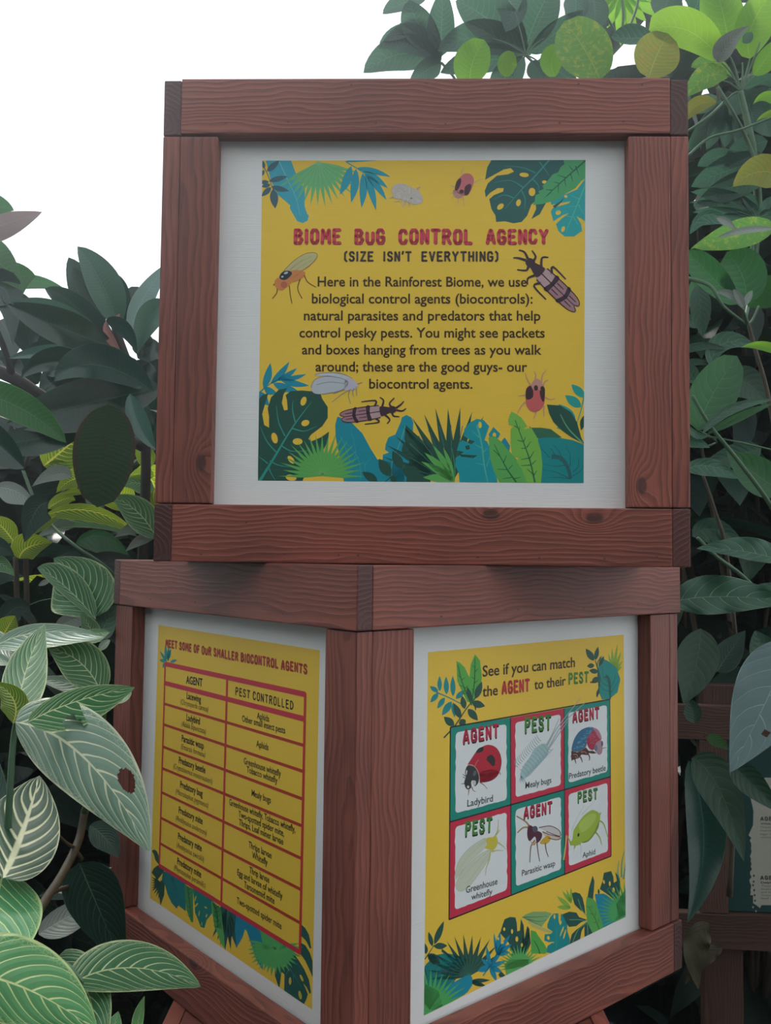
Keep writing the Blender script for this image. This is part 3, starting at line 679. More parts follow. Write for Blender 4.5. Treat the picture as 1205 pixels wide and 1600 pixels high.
for a, b, w in (((165, 300), (120, 230), 8), ((160, 290), (155, 190), 9), ((168, 290), (190, 215), 10), ((172, 295), (175, 200), 9), ((185, 300), (228, 285), 9), ((155, 295), (118, 285), 11), ((150, 300), (140, 338), 8)): S.lens(a, b, w, TEAL, 2)
S.crop(*G1)
S.poly([(60, 165), (95, 150), (130, 170), (155, 230), (160, 330), (150, 345), (110, 290), (90, 215)], DKG, 2)
S.poly([(145, 360), (90, 400), (60, 460), (110, 520), (130, 570), (200, 480), (250, 400)], DKG, 3)
for a in range(0, 9): S.lens((190, 600), (60 + (a > 5) * 30 * (a - 5), 520 + a * 38), 13, DKG, 2)
S.poly([(215, 440), (330, 480), (430, 700), (400, 945), (330, 870), (270, 740), (240, 620), (180, 900), (170, 780), (190, 600)], (.0, .16, .15), 3)
S.poly([(180, 560), (160, 760), (180, 905), (230, 760), (240, 600)], DKG, 4)
S.poly([(240, 430), (520, 600), (520, 980), (420, 900), (400, 945), (330, 860), (270, 720)], (.0, .18, .20), 4)
S.stroke([(330, 520), (370, 640), (400, 720)], 30, 8, (.0, .11, .12), 5)
S.poly([(500, 600), (540, 640), (620, 680), (620, 1130), (590, 1120), (530, 960), (510, 760)], (.04, .24, .08), 6)
S.stroke([(545, 650), (570, 850), (600, 1080)], 20, 6, (.015, .12, .05), 7)
for y in range(690, 1060, 60): S.stroke([(570, y), (530, y - 30)], 9, 3, (.015, .12, .05), 7); S.stroke([(572, y), (605, y - 36)], 9, 3, (.015, .12, .05), 7)
S.poly([(615, 660), (900, 830), (880, 1000), (800, 1100), (770, 1205), (720, 1190), (680, 1080), (645, 1000), (640, 900)], (.0, .20, .17), 5)
for e in ((650, 810, 10, 40, 15), (700, 1010, 8, 40, 10), (660, 900, 12, 40, 40), (800, 1040, 10, 24, 20), (735, 1150, 7, 26, 0), (790, 930, 24, 12, 30)): S.ell(*e, (.45, .38, .08), 6)
S.poly([(860, 840), (990, 930), (1010, 1100), (1010, 1210), (910, 1210), (890, 1080), (870, 960)], (.06, .32, .09), 7)
S.stroke([(890, 870), (940, 1000), (950, 1200)], 24, 8, (.015, .12, .05), 8)
for y in range(930, 1200, 66): S.stroke([(935, y), (890, y - 30)], 12, 3, (.015, .12, .05), 8); S.stroke([(940, y), (985, y - 40)], 12, 3, (.015, .12, .05), 8)
S.crop(*B2c)
for i, (b, w) in enumerate((((450, 740), 12), ((480, 760), 12), ((500, 790), 14), ((530, 820), 14), ((565, 818), 14), ((600, 800), 16), ((585, 690), 14))): S.lens((545, 560), b, w, (.01, .10, .10), 6)
S.poly([(500, 525), (600, 590), (590, 700), (560, 760), (520, 700), (505, 620)], (.01, .10, .10), 6)
for b in ((560, 720), (540, 730), (580, 690), (590, 640)): S.stroke([(545, 560), b], 5, 2, (.04, .2, .16), 7)
S.poly([(450, 510), (500, 560), (520, 700), (530, 815), (500, 770), (470, 680)], (.07, .34, .09), 7)
S.poly([(580, 590), (740, 690), (790, 760), (765, 945), (730, 890), (700, 800), (665, 700), (655, 690), (640, 740), (600, 810), (580, 700)], (.0, .20, .32), 5)
S.crop(*G2)
S.fan(600, 520, 390, -15, 200, 22, (.07, .36, .10), 8, .66, 1.0, (( .10, .42, .13), 9))
S.poly([(400, 290), (760, 500), (700, 560), (600, 560), (450, 540)], (.07, .36, .10), 8)
S.poly([(760, 570), (850, 600), (920, 690), (1000, 820), (1060, 960), (1085, 1120), (1070, 1145), (1030, 1060), (980, 1000), (1010, 1060), (1045, 1150), (1020, 1230), (985, 1290), (900, 1240), (725, 1110), (730, 880), (690, 850), (660, 1080), (600, 900), (600, 800)], (.008, .10, .085), 6)
S.poly([(960, 215), (1010, 260), (1060, 350), (1090, 530), (1070, 530), (1020, 430), (950, 360)], (.008, .10, .085), 6)
S.poly([(950, 455), (1010, 490), (1070, 590), (1105, 700), (1108, 920), (1080, 850), (1010, 700), (940, 600), (900, 590)], (.008, .10, .085), 6)
for e in ((805, 970, 18, 52, 0), (960, 930, 16, 50, -25), (940, 1160, 20, 60, -12), (820, 575, 24, 44, -50), (722, 730, 22, 50, -12)): S.ell(*e, (.50, .38, .04), 7)
for pts in ([(700, 640), (850, 880), (960, 1060)], [(820, 800), (760, 860), (740, 960)], [(840, 700), (920, 760), (970, 830)], [(850, 880), (850, 1000)]): S.stroke(pts, 9, 3, (.03, .22, .20), 7)

S.begin('table_ruling', 'red table lines')
for i in range(10):
    w = (.0085, .0075)[i == 9] if i < 2 or i == 9 else .0048
    va, vb = (rows[i], rowsr[i])
    line((uL(va), va), (uR(vb), vb), w, (.50, .025, .05) if i in (0, 1, 9) else (.40, .03, .015), 12)
for f in (uL, uM, uR):
    va, vb = rows[0] + .003, rows[9] - .003
    if f is uR: va, vb = rowsr[0] + .003, rowsr[9] - .003
    line((f(va), va), (f(vb), vb), .0055 if f is uL else .006, LR, 13)
S.begin('title_lettering', 'crimson hand drawn capitals')
S.crop(*A2); S.chunky('MEET SOME OF OuR SMALLER BIOCONTROL AGENTS', (155, 203), (1055, 376), (155, 155), (.50, .03, .04), 14, (.15, .02, .02), .24, (.04, -.04), .05)
S.begin('heading_lettering', 'black table heading')
S.text('AGENT', (285, 440 + -8), (388, 452), (285, 385), BLK, 14, .02)
S.begin('heading_lettering', 'black table heading'); S.crop(*A2); S.chunky('PEST CONTROLLED', (595, 505), (968, 602), (595, 455), BLK, 14, None, .17)
ITAL = (.15, .085, .02)
left = [('Lacewing', 'Chrysoperla carnea'), ('Ladybird', 'Adalia bipunctata'), ('Parasitic wasp', 'Encarsia formosa'), ('Predatory beetle', 'Cryptolaemus montrouzieri'), ('Predatory bug', 'Macrolophus pygmaeus'), ('Predatory mite', 'Amblyseius andersoni'), ('Predatory mite', 'Amblyseius swirskii'), ('Predatory mite', 'Phytoseiulus persimilis')]
right = [['Aphids', 'Other small insect pests'], ['Aphids'], ['Greenhouse whitefly', 'Tobacco whitefly'], ['Mealy bugs'], ['Greenhouse whitefly, Tobacco whitefly,', 'Two-spotted spider mite,', 'Thrips, Leaf miner larvae'], ['Thrips larvae', 'Whitefly'], ['Thrip larvae', 'Egg and larvae of whitefly', 'Tarsonemid mite'], ['Two-spotted spider mite']]
for i in range(8):
    S.begin('agent_lettering', 'black name above a slanted brown name'); h = rows[i + 1] - rows[i + 2]; v = rows[i + 1] - h * .46; cu_ = (uL(v) + uM(v)) / 2
    e = (1, (rowsr[i + 1] - rows[i + 1]) / (uR(v) - uL(v)))
    S.text_uv(left[i][0], (cu_, v + e[1] * (cu_ - uL(v))), e, None, .0118, BLK, 14, .016, 0, True, .84)
    v -= h * .33; S.text_uv('(' + left[i][1] + ')', (cu_ + .002, v + e[1] * (cu_ - uL(v))), e, None, .0098, ITAL, 14, -.004, .2, True, .84)
    S.begin('pest_lettering'); L_ = right[i]; hr = h; top = rows[i + 1] + e[1] * (uM(v) - uL(v)) * 1.5
    cu_ = (uM(v) + uR(v)) / 2
    n = len(L_)
    for j, tx in enumerate(L_):
        v2 = top - hr * (.5 + .29 * (j - (n - 1) / 2)) - .005
        S.text_uv(tx, (cu_, v2), e, None, .0103, BLK, 14, .008, 0, True, .86 if n < 3 or j else .80)
S.finish()
# ---------------------------------------------------------------- right poster of the lower box: matching cards
S = Sheet(bx_low['front'])
k3 = .29046
A3 = (650, 980, k3); B3 = (650, 1230, k3)
K = .11246
K1 = (700, 1090, K); K2 = (830, 1090, K); K3 = (700, 1260, K); K4 = (830, 1215, K); F1 = (656, 1420, .14108); F2 = (816, 1320, .14108)
S.crop(0, 0, 1)
Q3 = quad(S, [(668.9, 1019.2), (974.7, 991.6), (977.6, 1432.5), (662.5, 1586.7)])
S.begin('poster_sheet', 'yellow printed sheet'); S.add(Q3, [[0, 1, 2, 3]], YEL, 1); S.quad = Q3

S.begin('leaf_print')     # upper left sprigs
S.crop(*A3)
S.poly([(218, 182), (222, 290), (250, 350), (275, 400), (310, 410), (345, 330), (355, 270), (345, 180), (318, 145), (295, 200), (288, 270), (262, 215), (235, 190)], (.08, .36, .05), 3)
for pts in ([(225, 200), (250, 300), (300, 420)], [(318, 165), (315, 290), (300, 410)]): S.stroke(pts, 4, 7, (.015, .13, .04), 4)
for a, b in (((240, 270), (225, 255)), ((245, 285), (268, 268)), ((252, 320), (232, 310)), ((262, 330), (282, 312)), ((268, 360), (250, 352)), ((317, 215), (303, 205)), ((318, 240), (336, 222)), ((316, 280), (300, 268)), ((316, 300), (338, 280)), ((312, 340), (298, 330))): S.stroke([a, b], 5, 2, (.015, .13, .04), 4)
S.stroke([(110, 350), (180, 380), (255, 418)], 7, 5, (.0, .20, .22), 3)
for a, b, w in (((120, 348), (75, 318), 13), ((128, 345), (127, 262), 12), ((165, 362), (162, 265), 14), ((200, 372), (198, 262), 14), ((215, 385), (262, 338), 14), ((120, 355), (78, 405), 14), ((155, 378), (115, 438), 14), ((192, 400), (140, 475), 18), ((200, 405), (208, 485), 12)): S.lens(a, b, w, (.0, .22, .24), 3)
S.stroke([(150, 595), (210, 530), (270, 440), (320, 380)], 8, 5, (.012, .08, .05), 5)
for a, b, w in (((320, 385), (355, 292), 18), ((300, 405), (372, 425), 20), ((298, 400), (275, 320), 13), ((262, 440), (248, 368), 16), ((280, 440), (333, 502), 20), ((240, 490), (203, 408), 18), ((240, 495), (262, 530), 20), ((205, 530), (150, 482), 20), ((318, 420), (322, 450), 4)): S.lens(a, b, w, (.012, .085, .055), 6)
S.begin('leaf_print')     # upper right sprigs
for b, w in (((1085, 90), 8), ((1055, 110), 8), ((1035, 140), 7), ((1112, 180), 8), ((1110, 210), 8), ((1105, 130), 9)): S.lens((1060, 250), b, w, (.22, .36, .04), 2)
S.poly([(988, 160), (975, 260), (985, 350), (1000, 388), (1040, 388), (1085, 350), (1100, 280), (1080, 220), (1030, 180)], (.0, .23, .21), 4)
S.stroke([(1020, 262), (1040, 290), (1045, 388)], 22, 8, (.01, .12, .10), 5)
for pts in ([(1040, 300), (1010, 270), (1000, 210)], [(1042, 320), (1005, 300), (990, 260)], [(1044, 345), (1010, 335), (990, 310)], [(1045, 360), (1070, 320), (1090, 290)], [(1044, 330), (1065, 290), (1075, 250)]): S.stroke(pts, 4, 2, (.01, .12, .10), 5)
S.stroke([(975, 375), (990, 280), (975, 200), (1000, 155)], 6, 4, (.012, .085, .055), 5)
for a, b, w in (((958, 180), (914, 115), 17), ((965, 178), (980, 104), 12), ((960, 205), (920, 210), 13), ((985, 210), (1012, 155), 10), ((980, 240), (932, 232), 14), ((985, 270), (945, 300), 16), ((985, 330), (972, 378), 8)): S.lens(a, b, w, (.012, .085, .055), 6)
S.stroke([(965, 180), (980, 240), (985, 330)], 5, 4, (.012, .085, .055), 5)

S.begin('leaf_print')     # bottom border, left half
S.crop(*F1)
for a, b, w in (((160, 395), (268, 135), 34), ((140, 415), (98, 255), 26), ((155, 415), (305, 408), 36), ((70, 500), (55, 380), 26)): S.lens(a, b, w, (.015, .09, .065), 3)
S.stroke([(55, 560), (110, 480), (160, 400)], 12, 8, (.015, .09, .065), 3)
S.lens((235, 460), (300, 500), 12, (.015, .09, .065), 3)
S.poly([(45, 650), (75, 610), (120, 560), (190, 510), (290, 490), (400, 510), (530, 560), (500, 600), (440, 700), (400, 780), (260, 1000), (45, 1000)], (.0, .20, .20), 4)
for x in (160, 230, 300, 380): S.stroke([(x - 60, 800), (x, 680), (x + 60, 600)], 7, 3, (.0, .13, .14), 5)
S.fan(545, 750, 480, 170, 330, 13, (.015, .085, .06), 4, .5, 1.0, None, .06)
for i in range(14):
    a = math.radians(178 + i * 12); S.stroke([(545, 740), (545 + 230 * math.cos(a), 740 + 230 * math.sin(a))], 3, 6, (.04, .20, .14), 5)
for b in ((420, 800), (700, 860), (780, 790), (740, 860)): S.lens((560, 800), b, 24, (.015, .085, .06), 4)
S.poly([(555, 730), (582, 760), (580, 850), (530, 920), (480, 960), (230, 1080), (230, 900), (400, 800), (500, 745)], (.0, .22, .32), 6)
S.lens((90, 500), (225, 610), 50, (.015, .085, .075), 6)
S.poly([(85, 520), (140, 500), (190, 540), (220, 610), (150, 620), (110, 580)], (.015, .085, .075), 6)
S.stroke([(165, 790), (200, 720), (250, 690), (310, 690)], 16, 40, (.01, .10, .12), 6)
S.lens((50, 650), (60, 850), 22, (.01, .09, .10), 6)
S.fan(110, 1120, 480, 230, 350, 13, (.06, .34, .09), 8, .5, 1, None, .1)
S.poly([(45, 820), (110, 860), (200, 900), (250, 1050), (250, 1100), (45, 1190)], (.06, .34, .09), 8)
for b, w in (((740, 420), 22), ((680, 550), 22), ((640, 690), 36), ((850, 800), 28), ((910, 700), 30), ((950, 580), 26), ((1000, 480), 30), ((1020, 390), 28), ((1000, 290), 26), ((890, 255), 28), ((820, 265), 14), ((930, 420), 24)):
    S.lens((780, 640) if b[1] > 400 and b[0] < 980 else (850, 500), b, w, (.0, .21, .34), 6)
S.stroke([(700, 740), (800, 600), (900, 400)], 14, 8, (.0, .21, .34), 6)
S.begin('leaf_print')
S.poly([(940, 115), (1000, 90), (1060, 95), (1075, 160), (1080, 250), (1110, 240), (1120, 110), (1150, 180), (1160, 330), (1190, 190), (1215, 250), (1230, 380), (1190, 480), (1100, 560), (1010, 520), (990, 380), (890, 270), (920, 170)], (.012, .085, .065), 4)
for e in ((1022, 250, 12, 26, 0), (1075, 335, 16, 30, 0), (935, 225, 12, 20, 0), (870, 330, 10, 18, 0), (1130, 400, 12, 20, 0), (915, 375, 18, 12, -30), (1015, 480, 18, 18, 0)): S.ell(*e, YEL, 7)
S.poly([(870, 730), (890, 760), (960, 750), (900, 690)], (.012, .085, .065), 4)
S.fan(1110, 640, 270, 165, 370, 20, (.08, .36, .09), 8, .5)
S.poly([(940, 620), (960, 760), (1205, 640), (1205, 560), (1000, 560)], (.08, .36, .09), 8)
S.begin('leaf_print')     # bottom border, right half
S.crop(*F2)
S.poly([(0, 800), (40, 770), (120, 740), (260, 740), (330, 760), (300, 800), (220, 900), (150, 880), (80, 850)], (.20, .36, .14), 3)
S.poly([(60, 850), (200, 900), (330, 960), (330, 980), (240, 960), (110, 910)], (.42, .42, .14), 3)
for pts in ([(0, 800), (90, 840), (220, 905)], [(20, 800), (150, 800), (280, 790)], [(60, 820), (180, 850), (270, 830)]): S.stroke(pts, 10, 4, (.05, .2, .10), 4)
S.poly([(0, 860), (15, 900), (20, 960), (0, 1050), (0, 1205), (30, 1205), (60, 1100), (85, 1000), (80, 930), (60, 900), (60, 980), (30, 1050), (10, 1000)], (.012, .085, .065), 4)
S.poly([(95, 945), (150, 960), (180, 1010), (240, 1090), (280, 1160), (260, 1205), (100, 1205)], (.07, .34, .06), 6)
S.stroke([(130, 1060), (170, 1130), (195, 1205)], 8, 12, (.015, .13, .04), 7)
S.poly([(400, 760), (350, 760), (310, 800), (280, 880), (280, 920), (340, 960), (320, 985), (250, 990), (245, 1060), (300, 1080), (340, 1080), (280, 1120), (270, 1190), (330, 1205), (430, 1160), (520, 1110), (530, 1050), (500, 950), (500, 880), (470, 800), (430, 760), (420, 900), (405, 850)], (.0, .22, .24), 6)
for e in ((358, 795, 10, 28, 0), (290, 1030, 16, 22, -10), (425, 860, 12, 22, 10), (440, 960, 9, 60, 20), (470, 990, 8, 55, 15), (330, 1080, 30, 6, 0)): S.ell(*e, YEL, 7)
S.stroke([(370, 1180), (380, 1000), (380, 850)], 12, 4, (.02, .30, .22), 8)
S.stroke([(370, 1150), (420, 1020), (460, 940)], 8, 3, (.02, .30, .22), 8)
for b, w in (((385, 568), 26), ((385, 688), 26), ((445, 510), 18), ((490, 490), 14), ((540, 470), 14)): S.lens((540, 700) if b[1] > 560 else (545, 650), b, w, (.20, .38, .05), 3)
S.poly([(550, 535), (590, 525), (640, 540), (670, 590), (690, 680), (700, 760), (640, 720), (580, 660), (560, 590)], (.012, .085, .065), 6)
S.poly([(445, 770), (520, 740), (600, 750), (630, 800), (720, 830), (650, 860), (600, 900), (520, 910), (480, 850)], (.012, .085, .065), 6)
S.poly([(720, 850), (600, 940), (550, 990), (520, 1110), (640, 1055), (660, 950), (690, 900), (690, 1020), (780, 980), (740, 900)], (.012, .085, .065), 6)
for pts in ([(620, 600), (660, 720), (720, 790)], [(525, 830), (640, 830), (710, 850)], [(560, 1080), (620, 940), (710, 870)], [(720, 850), (725, 940), (730, 1010)]): S.stroke(pts, 8, 6, (.10, .34, .18), 7)
S.poly([(780, 340), (800, 400), (795, 500), (785, 600), (725, 580), (740, 480)], (.012, .085, .065), 6)
S.poly([(715, 575), (780, 590), (820, 640), (850, 740), (910, 920), (730, 1000), (720, 850), (705, 680)], (.08, .34, .07), 5)
S.stroke([(735, 690), (800, 800), (855, 940)], 5, 10, (.015, .13, .04), 6)
for a, b in (((750, 690), (715, 680)), ((775, 700), (760, 670)), ((790, 770), (745, 760)), ((810, 790), (815, 730)), ((830, 860), (780, 860)), ((845, 860), (850, 800))): S.stroke([a, b], 7, 3, (.015, .13, .04), 6)
S.poly([(805, 545), (905, 540), (980, 590), (1050, 650), (1080, 700), (1050, 840), (905, 915), (850, 740), (820, 640)], (.0, .21, .34), 7)
S.poly([(905, 310), (985, 290), (1010, 350), (1015, 420), (1050, 400), (1030, 300), (1080, 370), (1090, 460), (1070, 580), (1100, 700), (1010, 600), (960, 560), (905, 520), (860, 490), (890, 400)], (.012, .085, .065), 6)
S.lens((850, 550), (845, 485), 12, (.012, .085, .065), 6)
for e in ((905, 410, 11, 22, -15), (970, 430, 11, 28, 0), (1012, 500, 14, 28, 0), (1055, 575, 10, 14, 0)): S.ell(*e, YEL, 7)
S.stroke([(940, 500), (980, 480), (1050, 660)], 7, 6, (.0, .24, .22), 7)
for pts in ([(1075, 400), (1060, 300), (1070, 180)], [(1100, 360), (1105, 200), (1130, 70)], [(1120, 380), (1140, 250), (1145, 150)]): S.stroke(pts, 16, 6, (.03, .27, .28), 6)
S.fan(1170, 760, 380, 150, 275, 15, (.06, .34, .10), 8, .5)
S.poly([(1040, 660), (1145, 480), (1145, 810), (1020, 860), (1060, 760)], (.06, .34, .10), 8)

# cards
S.crop(*A3); gtl, gtr = S.uv((185, 538)), S.uv((1043, 388)); t1, t2 = S.uv((508, 487)), S.uv((797, 437)); mr_ = S.uv((1045, 808))
S.crop(*B3); gbl, gbr = S.uv((178, 712)), S.uv((1050, 370)); b1, b2 = S.uv((512, 580)), S.uv((800, 467)); ml_ = S.uv((183, 187))
lerp = lambda a, b, t: (a[0] + (b[0] - a[0]) * t, a[1] + (b[1] - a[1]) * t)
top = [gtl, t1, t2, gtr]; bot = [gbl, b1, b2, gbr]
fm = (ml_[1] - gtl[1]) / (gbl[1] - gtl[1])
mid_ = [lerp(top[i], bot[i], fm) for i in range(4)]
CT, CR = (.0, .22, .17), (.50, .02, .055)
rg = random.Random(9)
for r in range(2):
    for c in range(3):
        q = [(top, mid_)[r][c], (top, mid_)[r][c + 1], (mid_, bot)[r][c + 1], (mid_, bot)[r][c]]
        col = CT if (r + c) % 2 == 0 else CR; S.begin('card_print', 'white card with a %s border' % ('teal' if col is CT else 'crimson'))
        bil = lambda a, b: lerp(lerp(q[0], q[1], a), lerp(q[3], q[2], a), b)
        S.uvpoly([q[3], q[2], q[1], q[0]], col, 9, False)
        P = []
        l, rr, t_, bb = .085, .93, .065, .925; cr = .05
        for (cx, cy, a0) in ((rr - cr, t_ + cr * .8, -90), (rr - cr, bb - cr * .8, 0), (l + cr, bb - cr * .8, 90), (l + cr, t_ + cr * .8, 180)):
            for j in range(6):
                a = math.radians(a0 + 18 * j); P.append((cx + cr * math.cos(a), cy + cr * .8 * math.sin(a)))
        PP = []
        for i, p in enumerate(P):      # brushed, slightly uneven edge
            nx = P[(i + 1) % len(P)]; PP.append(p)
            if math.hypot(nx[0] - p[0], nx[1] - p[1]) > .3:
                for j in range(1, 14):
                    f = j / 14; x, y = p[0] + (nx[0] - p[0]) * f, p[1] + (nx[1] - p[1]) * f
                    if abs(nx[0] - p[0]) > .3: y += rg.uniform(-.004, .004)
                    else: x += rg.uniform(-.008, .008)
                    PP.append((x, y))
        S.uvpoly([bil(*p) for p in PP], WHITE, 10, False)
def line3(a, b, w=.0022): 
    dx, dy = b[0] - a[0], b[1] - a[1]; l = math.hypot(dx, dy); nx, ny = -dy / l * w / 2, dx / l * w / 2
    S.add([(a[0] - nx, a[1] - ny), (b[0] - nx, b[1] - ny), (b[0] + nx, b[1] + ny), (a[0] + nx, a[1] + ny)], [[0, 1, 2, 3]], BLK, 11)
S.begin('card_outlines', 'thin black lines round the cards')
for i in range(4): line3(top[i], bot[i])
line3(gtl, gtr); line3(mid_[0], mid_[3]); line3(gbl, gbr)

S.begin('ladybird_print', 'red beetle with black spots and dark head'); S.crop(*K1)
RB = (.42, .008, .03)
S.poly([(275, 930), (330, 840), (400, 740), (480, 680), (560, 655), (650, 680), (710, 750), (740, 850), (735, 960), (690, 1080), (600, 1150), (520, 1175), (440, 1170), (430, 1080), (380, 980), (330, 940)], RB, 12, True)
S.stroke([(720, 780), (740, 900), (700, 1060), (600, 1150), (450, 1178)], 8, 8, (.10, .005, .01), 13)
S.poly([(430, 1060), (520, 1010), (640, 1000), (700, 1040), (600, 1140), (500, 1165), (440, 1160)], (.33, .01, .03), 12, True)
S.poly([(385, 765), (420, 710), (470, 685), (495, 700), (480, 745), (430, 765)], (.025, .02, .02), 14, True)
S.poly([(535, 860), (560, 810), (610, 795), (650, 850), (650, 930), (620, 950), (580, 910)], (.025, .02, .02), 14, True)
S.stroke([(375, 950), (400, 890), (430, 865)], 8, 4, (.5, .3, .3), 14)
S.stroke([(270, 935), (340, 940), (400, 1000), (430, 1080), (438, 1170)], 12, 10, (.45, .33, .28), 14)
S.poly([(265, 950), (330, 945), (385, 985), (425, 1080), (420, 1180), (370, 1230), (340, 1150), (320, 1180), (325, 1240), (290, 1275), (250, 1260), (225, 1180), (245, 1100), (235, 1040)], (.03, .035, .04), 15, True)
S.ell(255, 1040, 10, 36, 8, (.55, .56, .58), 16); S.poly([(340, 1150), (385, 1160), (380, 1215), (345, 1200)], (.6, .6, .6), 16, True); S.ell(278, 1240, 16, 18, 0, (.55, .55, .55), 16); S.ell(370, 1050, 22, 40, 20, (.12, .13, .14), 16)
for pts in ([(330, 1240), (350, 1290), (385, 1305)], [(440, 1175), (500, 1215), (545, 1270)], [(720, 1040), (730, 1075)], [(290, 1280), (280, 1360)], [(235, 1190), (180, 1200)], [(240, 1090), (200, 1060)], [(235, 1115), (200, 1100)]): S.stroke(pts, 14, 5, (.22, .09, .02), 14)
S.begin('mealybug_print', 'pale blue green hairy bug'); S.crop(*A3)
MB = (.33, .47, .49); MD = (.20, .33, .36)
S.poly([(560, 800), (575, 750), (610, 700), (640, 650), (690, 625), (712, 650), (705, 690), (670, 730), (620, 780), (585, 815)], MB, 12, True)
for i in range(10):
    f = i / 9; x, y = 575 + 115 * f, 785 - 135 * f; S.stroke([(x - 16, y - 22), (x + 6, y - 4), (x + 22, y + 20)], 3, 3, MD, 13)
for i in range(15):
    f = i / 14; x, y = 565 + 125 * f, 775 - 140 * f
    S.stroke([(x - 18, y - 22), (x - 32, y - 36), (x - 36 - 6 * f, y - 58)], 4, 2, MD, 12); S.stroke([(x + 22, y + 20), (x + 36, y + 26), (x + 50, y + 18)], 4, 2, MD, 12)
for i in range(6): S.stroke([(565, 800), (555 + i * 8, 830 + (i % 2) * 8)], 4, 2, MD, 12)
for pts in ([(705, 640), (760, 540), (885, 382)], [(712, 650), (790, 520), (910, 405)], [(710, 660), (770, 570), (820, 500)], [(700, 635), (730, 580), (770, 490)]): S.stroke(pts, 7, 3, (.33, .40, .43), 16)
S.begin('beetle_print', 'blue and pink shelled beetle'); S.crop(*K2)
S.poly([(565, 740), (570, 660), (610, 550), (680, 460), (770, 415), (850, 410), (890, 440), (830, 480), (770, 560), (760, 650), (720, 710), (640, 750)], (.02, .13, .25), 12, True)
S.poly([(770, 600), (800, 520), (860, 460), (920, 450), (965, 510), (975, 580), (930, 610), (890, 670), (860, 730), (800, 700)], (.36, .02, .06), 12, True)
S.poly([(850, 415), (920, 440), (965, 510), (975, 580), (940, 560), (890, 470)], (.40, .16, .24), 13, True)
S.poly([(880, 690), (920, 610), (985, 600), (990, 680), (980, 770), (930, 790)], (.35, .22, .27), 14, True); S.poly([(870, 700), (900, 650), (920, 700), (900, 750)], (.12, .15, .22), 15, True); S.ell(985, 640, 14, 36, 0, (.10, .09, .12), 15)
for i in range(46):
    f, g = rg.random(), rg.random(); x = 590 + 240 * f; y = 730 - 300 * f + (g - .35) * 160 * (1 - abs(f - .5))
    S.stroke([(x, y), (x + 14, y - 10), (x + 26, y - 4)], 7, 3, rg.choice([(.12, .40, .55), (.30, .45, .60), (.03, .25, .4)]), 14)
for i in range(22): x, y = rg.uniform(800, 940), rg.uniform(490, 640); S.stroke([(x, y), (x + 14, y - 9)], 7, 3, (.6, .25, .33), 14)
S.stroke([(575, 740), (680, 740), (760, 670), (775, 560), (860, 450)], 16, 10, (.20, .13, .15), 13)
S.poly([(555, 740), (640, 760), (700, 740), (760, 690), (800, 740), (860, 740), (910, 770), (860, 780), (800, 770), (780, 800), (700, 790), (660, 840), (600, 860), (560, 870)], (.07, .02, .02), 12, False)
for pts in ([(590, 830), (610, 870), (620, 915)], [(680, 820), (700, 860), (710, 900)], [(780, 770), (810, 820), (805, 875)], [(560, 800), (565, 880)]): S.stroke(pts, 22, 8, (.11, .04, .03), 13)
for pts in ([(585, 790), (630, 790), (650, 830)], [(690, 760), (740, 750), (770, 780)], [(610, 820), (640, 840)]): S.stroke(pts, 10, 6, (.45, .25, .2), 14)
S.stroke([(985, 705), (1050, 690)], 10, 5, (.08, .06, .08), 14)
S.begin('whitefly_print', 'pale yellow insect with long faded wings'); S.crop(*K3)
for P in ([(520, 440), (400, 500), (250, 620), (140, 780), (90, 1000), (150, 960), (300, 770), (500, 580)], [(590, 600), (480, 640), (330, 760), (180, 930), (110, 1080), (130, 1160), (200, 1175), (320, 1080), (440, 920), (560, 740)]):
    S.poly(P, (.50, .54, .43), 12, True); S.stroke(P + [P[0]], 5, 5, (.40, .43, .33), 13)
for pts in ([(500, 500), (300, 680), (150, 880)], [(560, 620), (380, 780), (150, 1030)], [(520, 470), (300, 620)], [(560, 660), (420, 860), (250, 1080)]): S.stroke(pts, 5, 3, (.38, .41, .30), 14)
S.poly([(530, 450), (570, 430), (620, 425), (660, 400), (690, 470), (680, 540), (640, 600), (600, 630), (590, 600), (510, 580), (535, 530)], (.52, .45, .05), 15, True)
for pts in ([(660, 400), (690, 330), (700, 180)], [(670, 390), (720, 320)], [(690, 500), (760, 550), (810, 600)], [(610, 630), (680, 610), (770, 615)], [(590, 620), (570, 740), (530, 860), (520, 960)]): S.stroke(pts, 22, 6, (.45, .42, .18), 14)
S.begin('wasp_print', 'dark red wasp with orange antennae and clear wings'); S.crop(*B3)
MW = (.09, .015, .04)
S.poly([(665, 300), (700, 262), (720, 265), (722, 285), (700, 305)], (.52, .33, .03), 13, True)
S.poly([(598, 240), (605, 205), (628, 212), (640, 240), (655, 235), (678, 250), (672, 280), (650, 300), (640, 265), (612, 290), (600, 270)], MW, 14, True)
S.ell(640, 225, 15, 17, 0, (.08, .09, .13), 15)
S.poly([(660, 215), (720, 208), (760, 225), (778, 250), (765, 262), (720, 245)], (.52, .50, .50), 12, True); S.poly([(680, 235), (740, 262), (778, 268), (755, 282), (700, 268)], (.55, .45, .36), 12, True)
for pts in ([(660, 218), (720, 208), (765, 228), (778, 255), (765, 262), (700, 238)], [(680, 240), (720, 255), (778, 270), (755, 283), (710, 272)]): S.stroke(pts, 4, 4, MW, 15)
for pts in ([(610, 212), (590, 185), (540, 155)], [(605, 215), (575, 218), (545, 245)]): S.stroke(pts, 9, 6, MW, 13); S.stroke(pts, 5, 3, (.6, .35, .12), 14)
for pts in ([(640, 285), (618, 320), (612, 405)], [(650, 290), (655, 340), (665, 400)], [(695, 300), (700, 340), (712, 375)]): S.stroke(pts, 7, 4, (.20, .10, .09), 13)
S.poly([(618, 290), (630, 300), (648, 290), (640, 310), (625, 310)], (.5, .28, .15), 14, True)
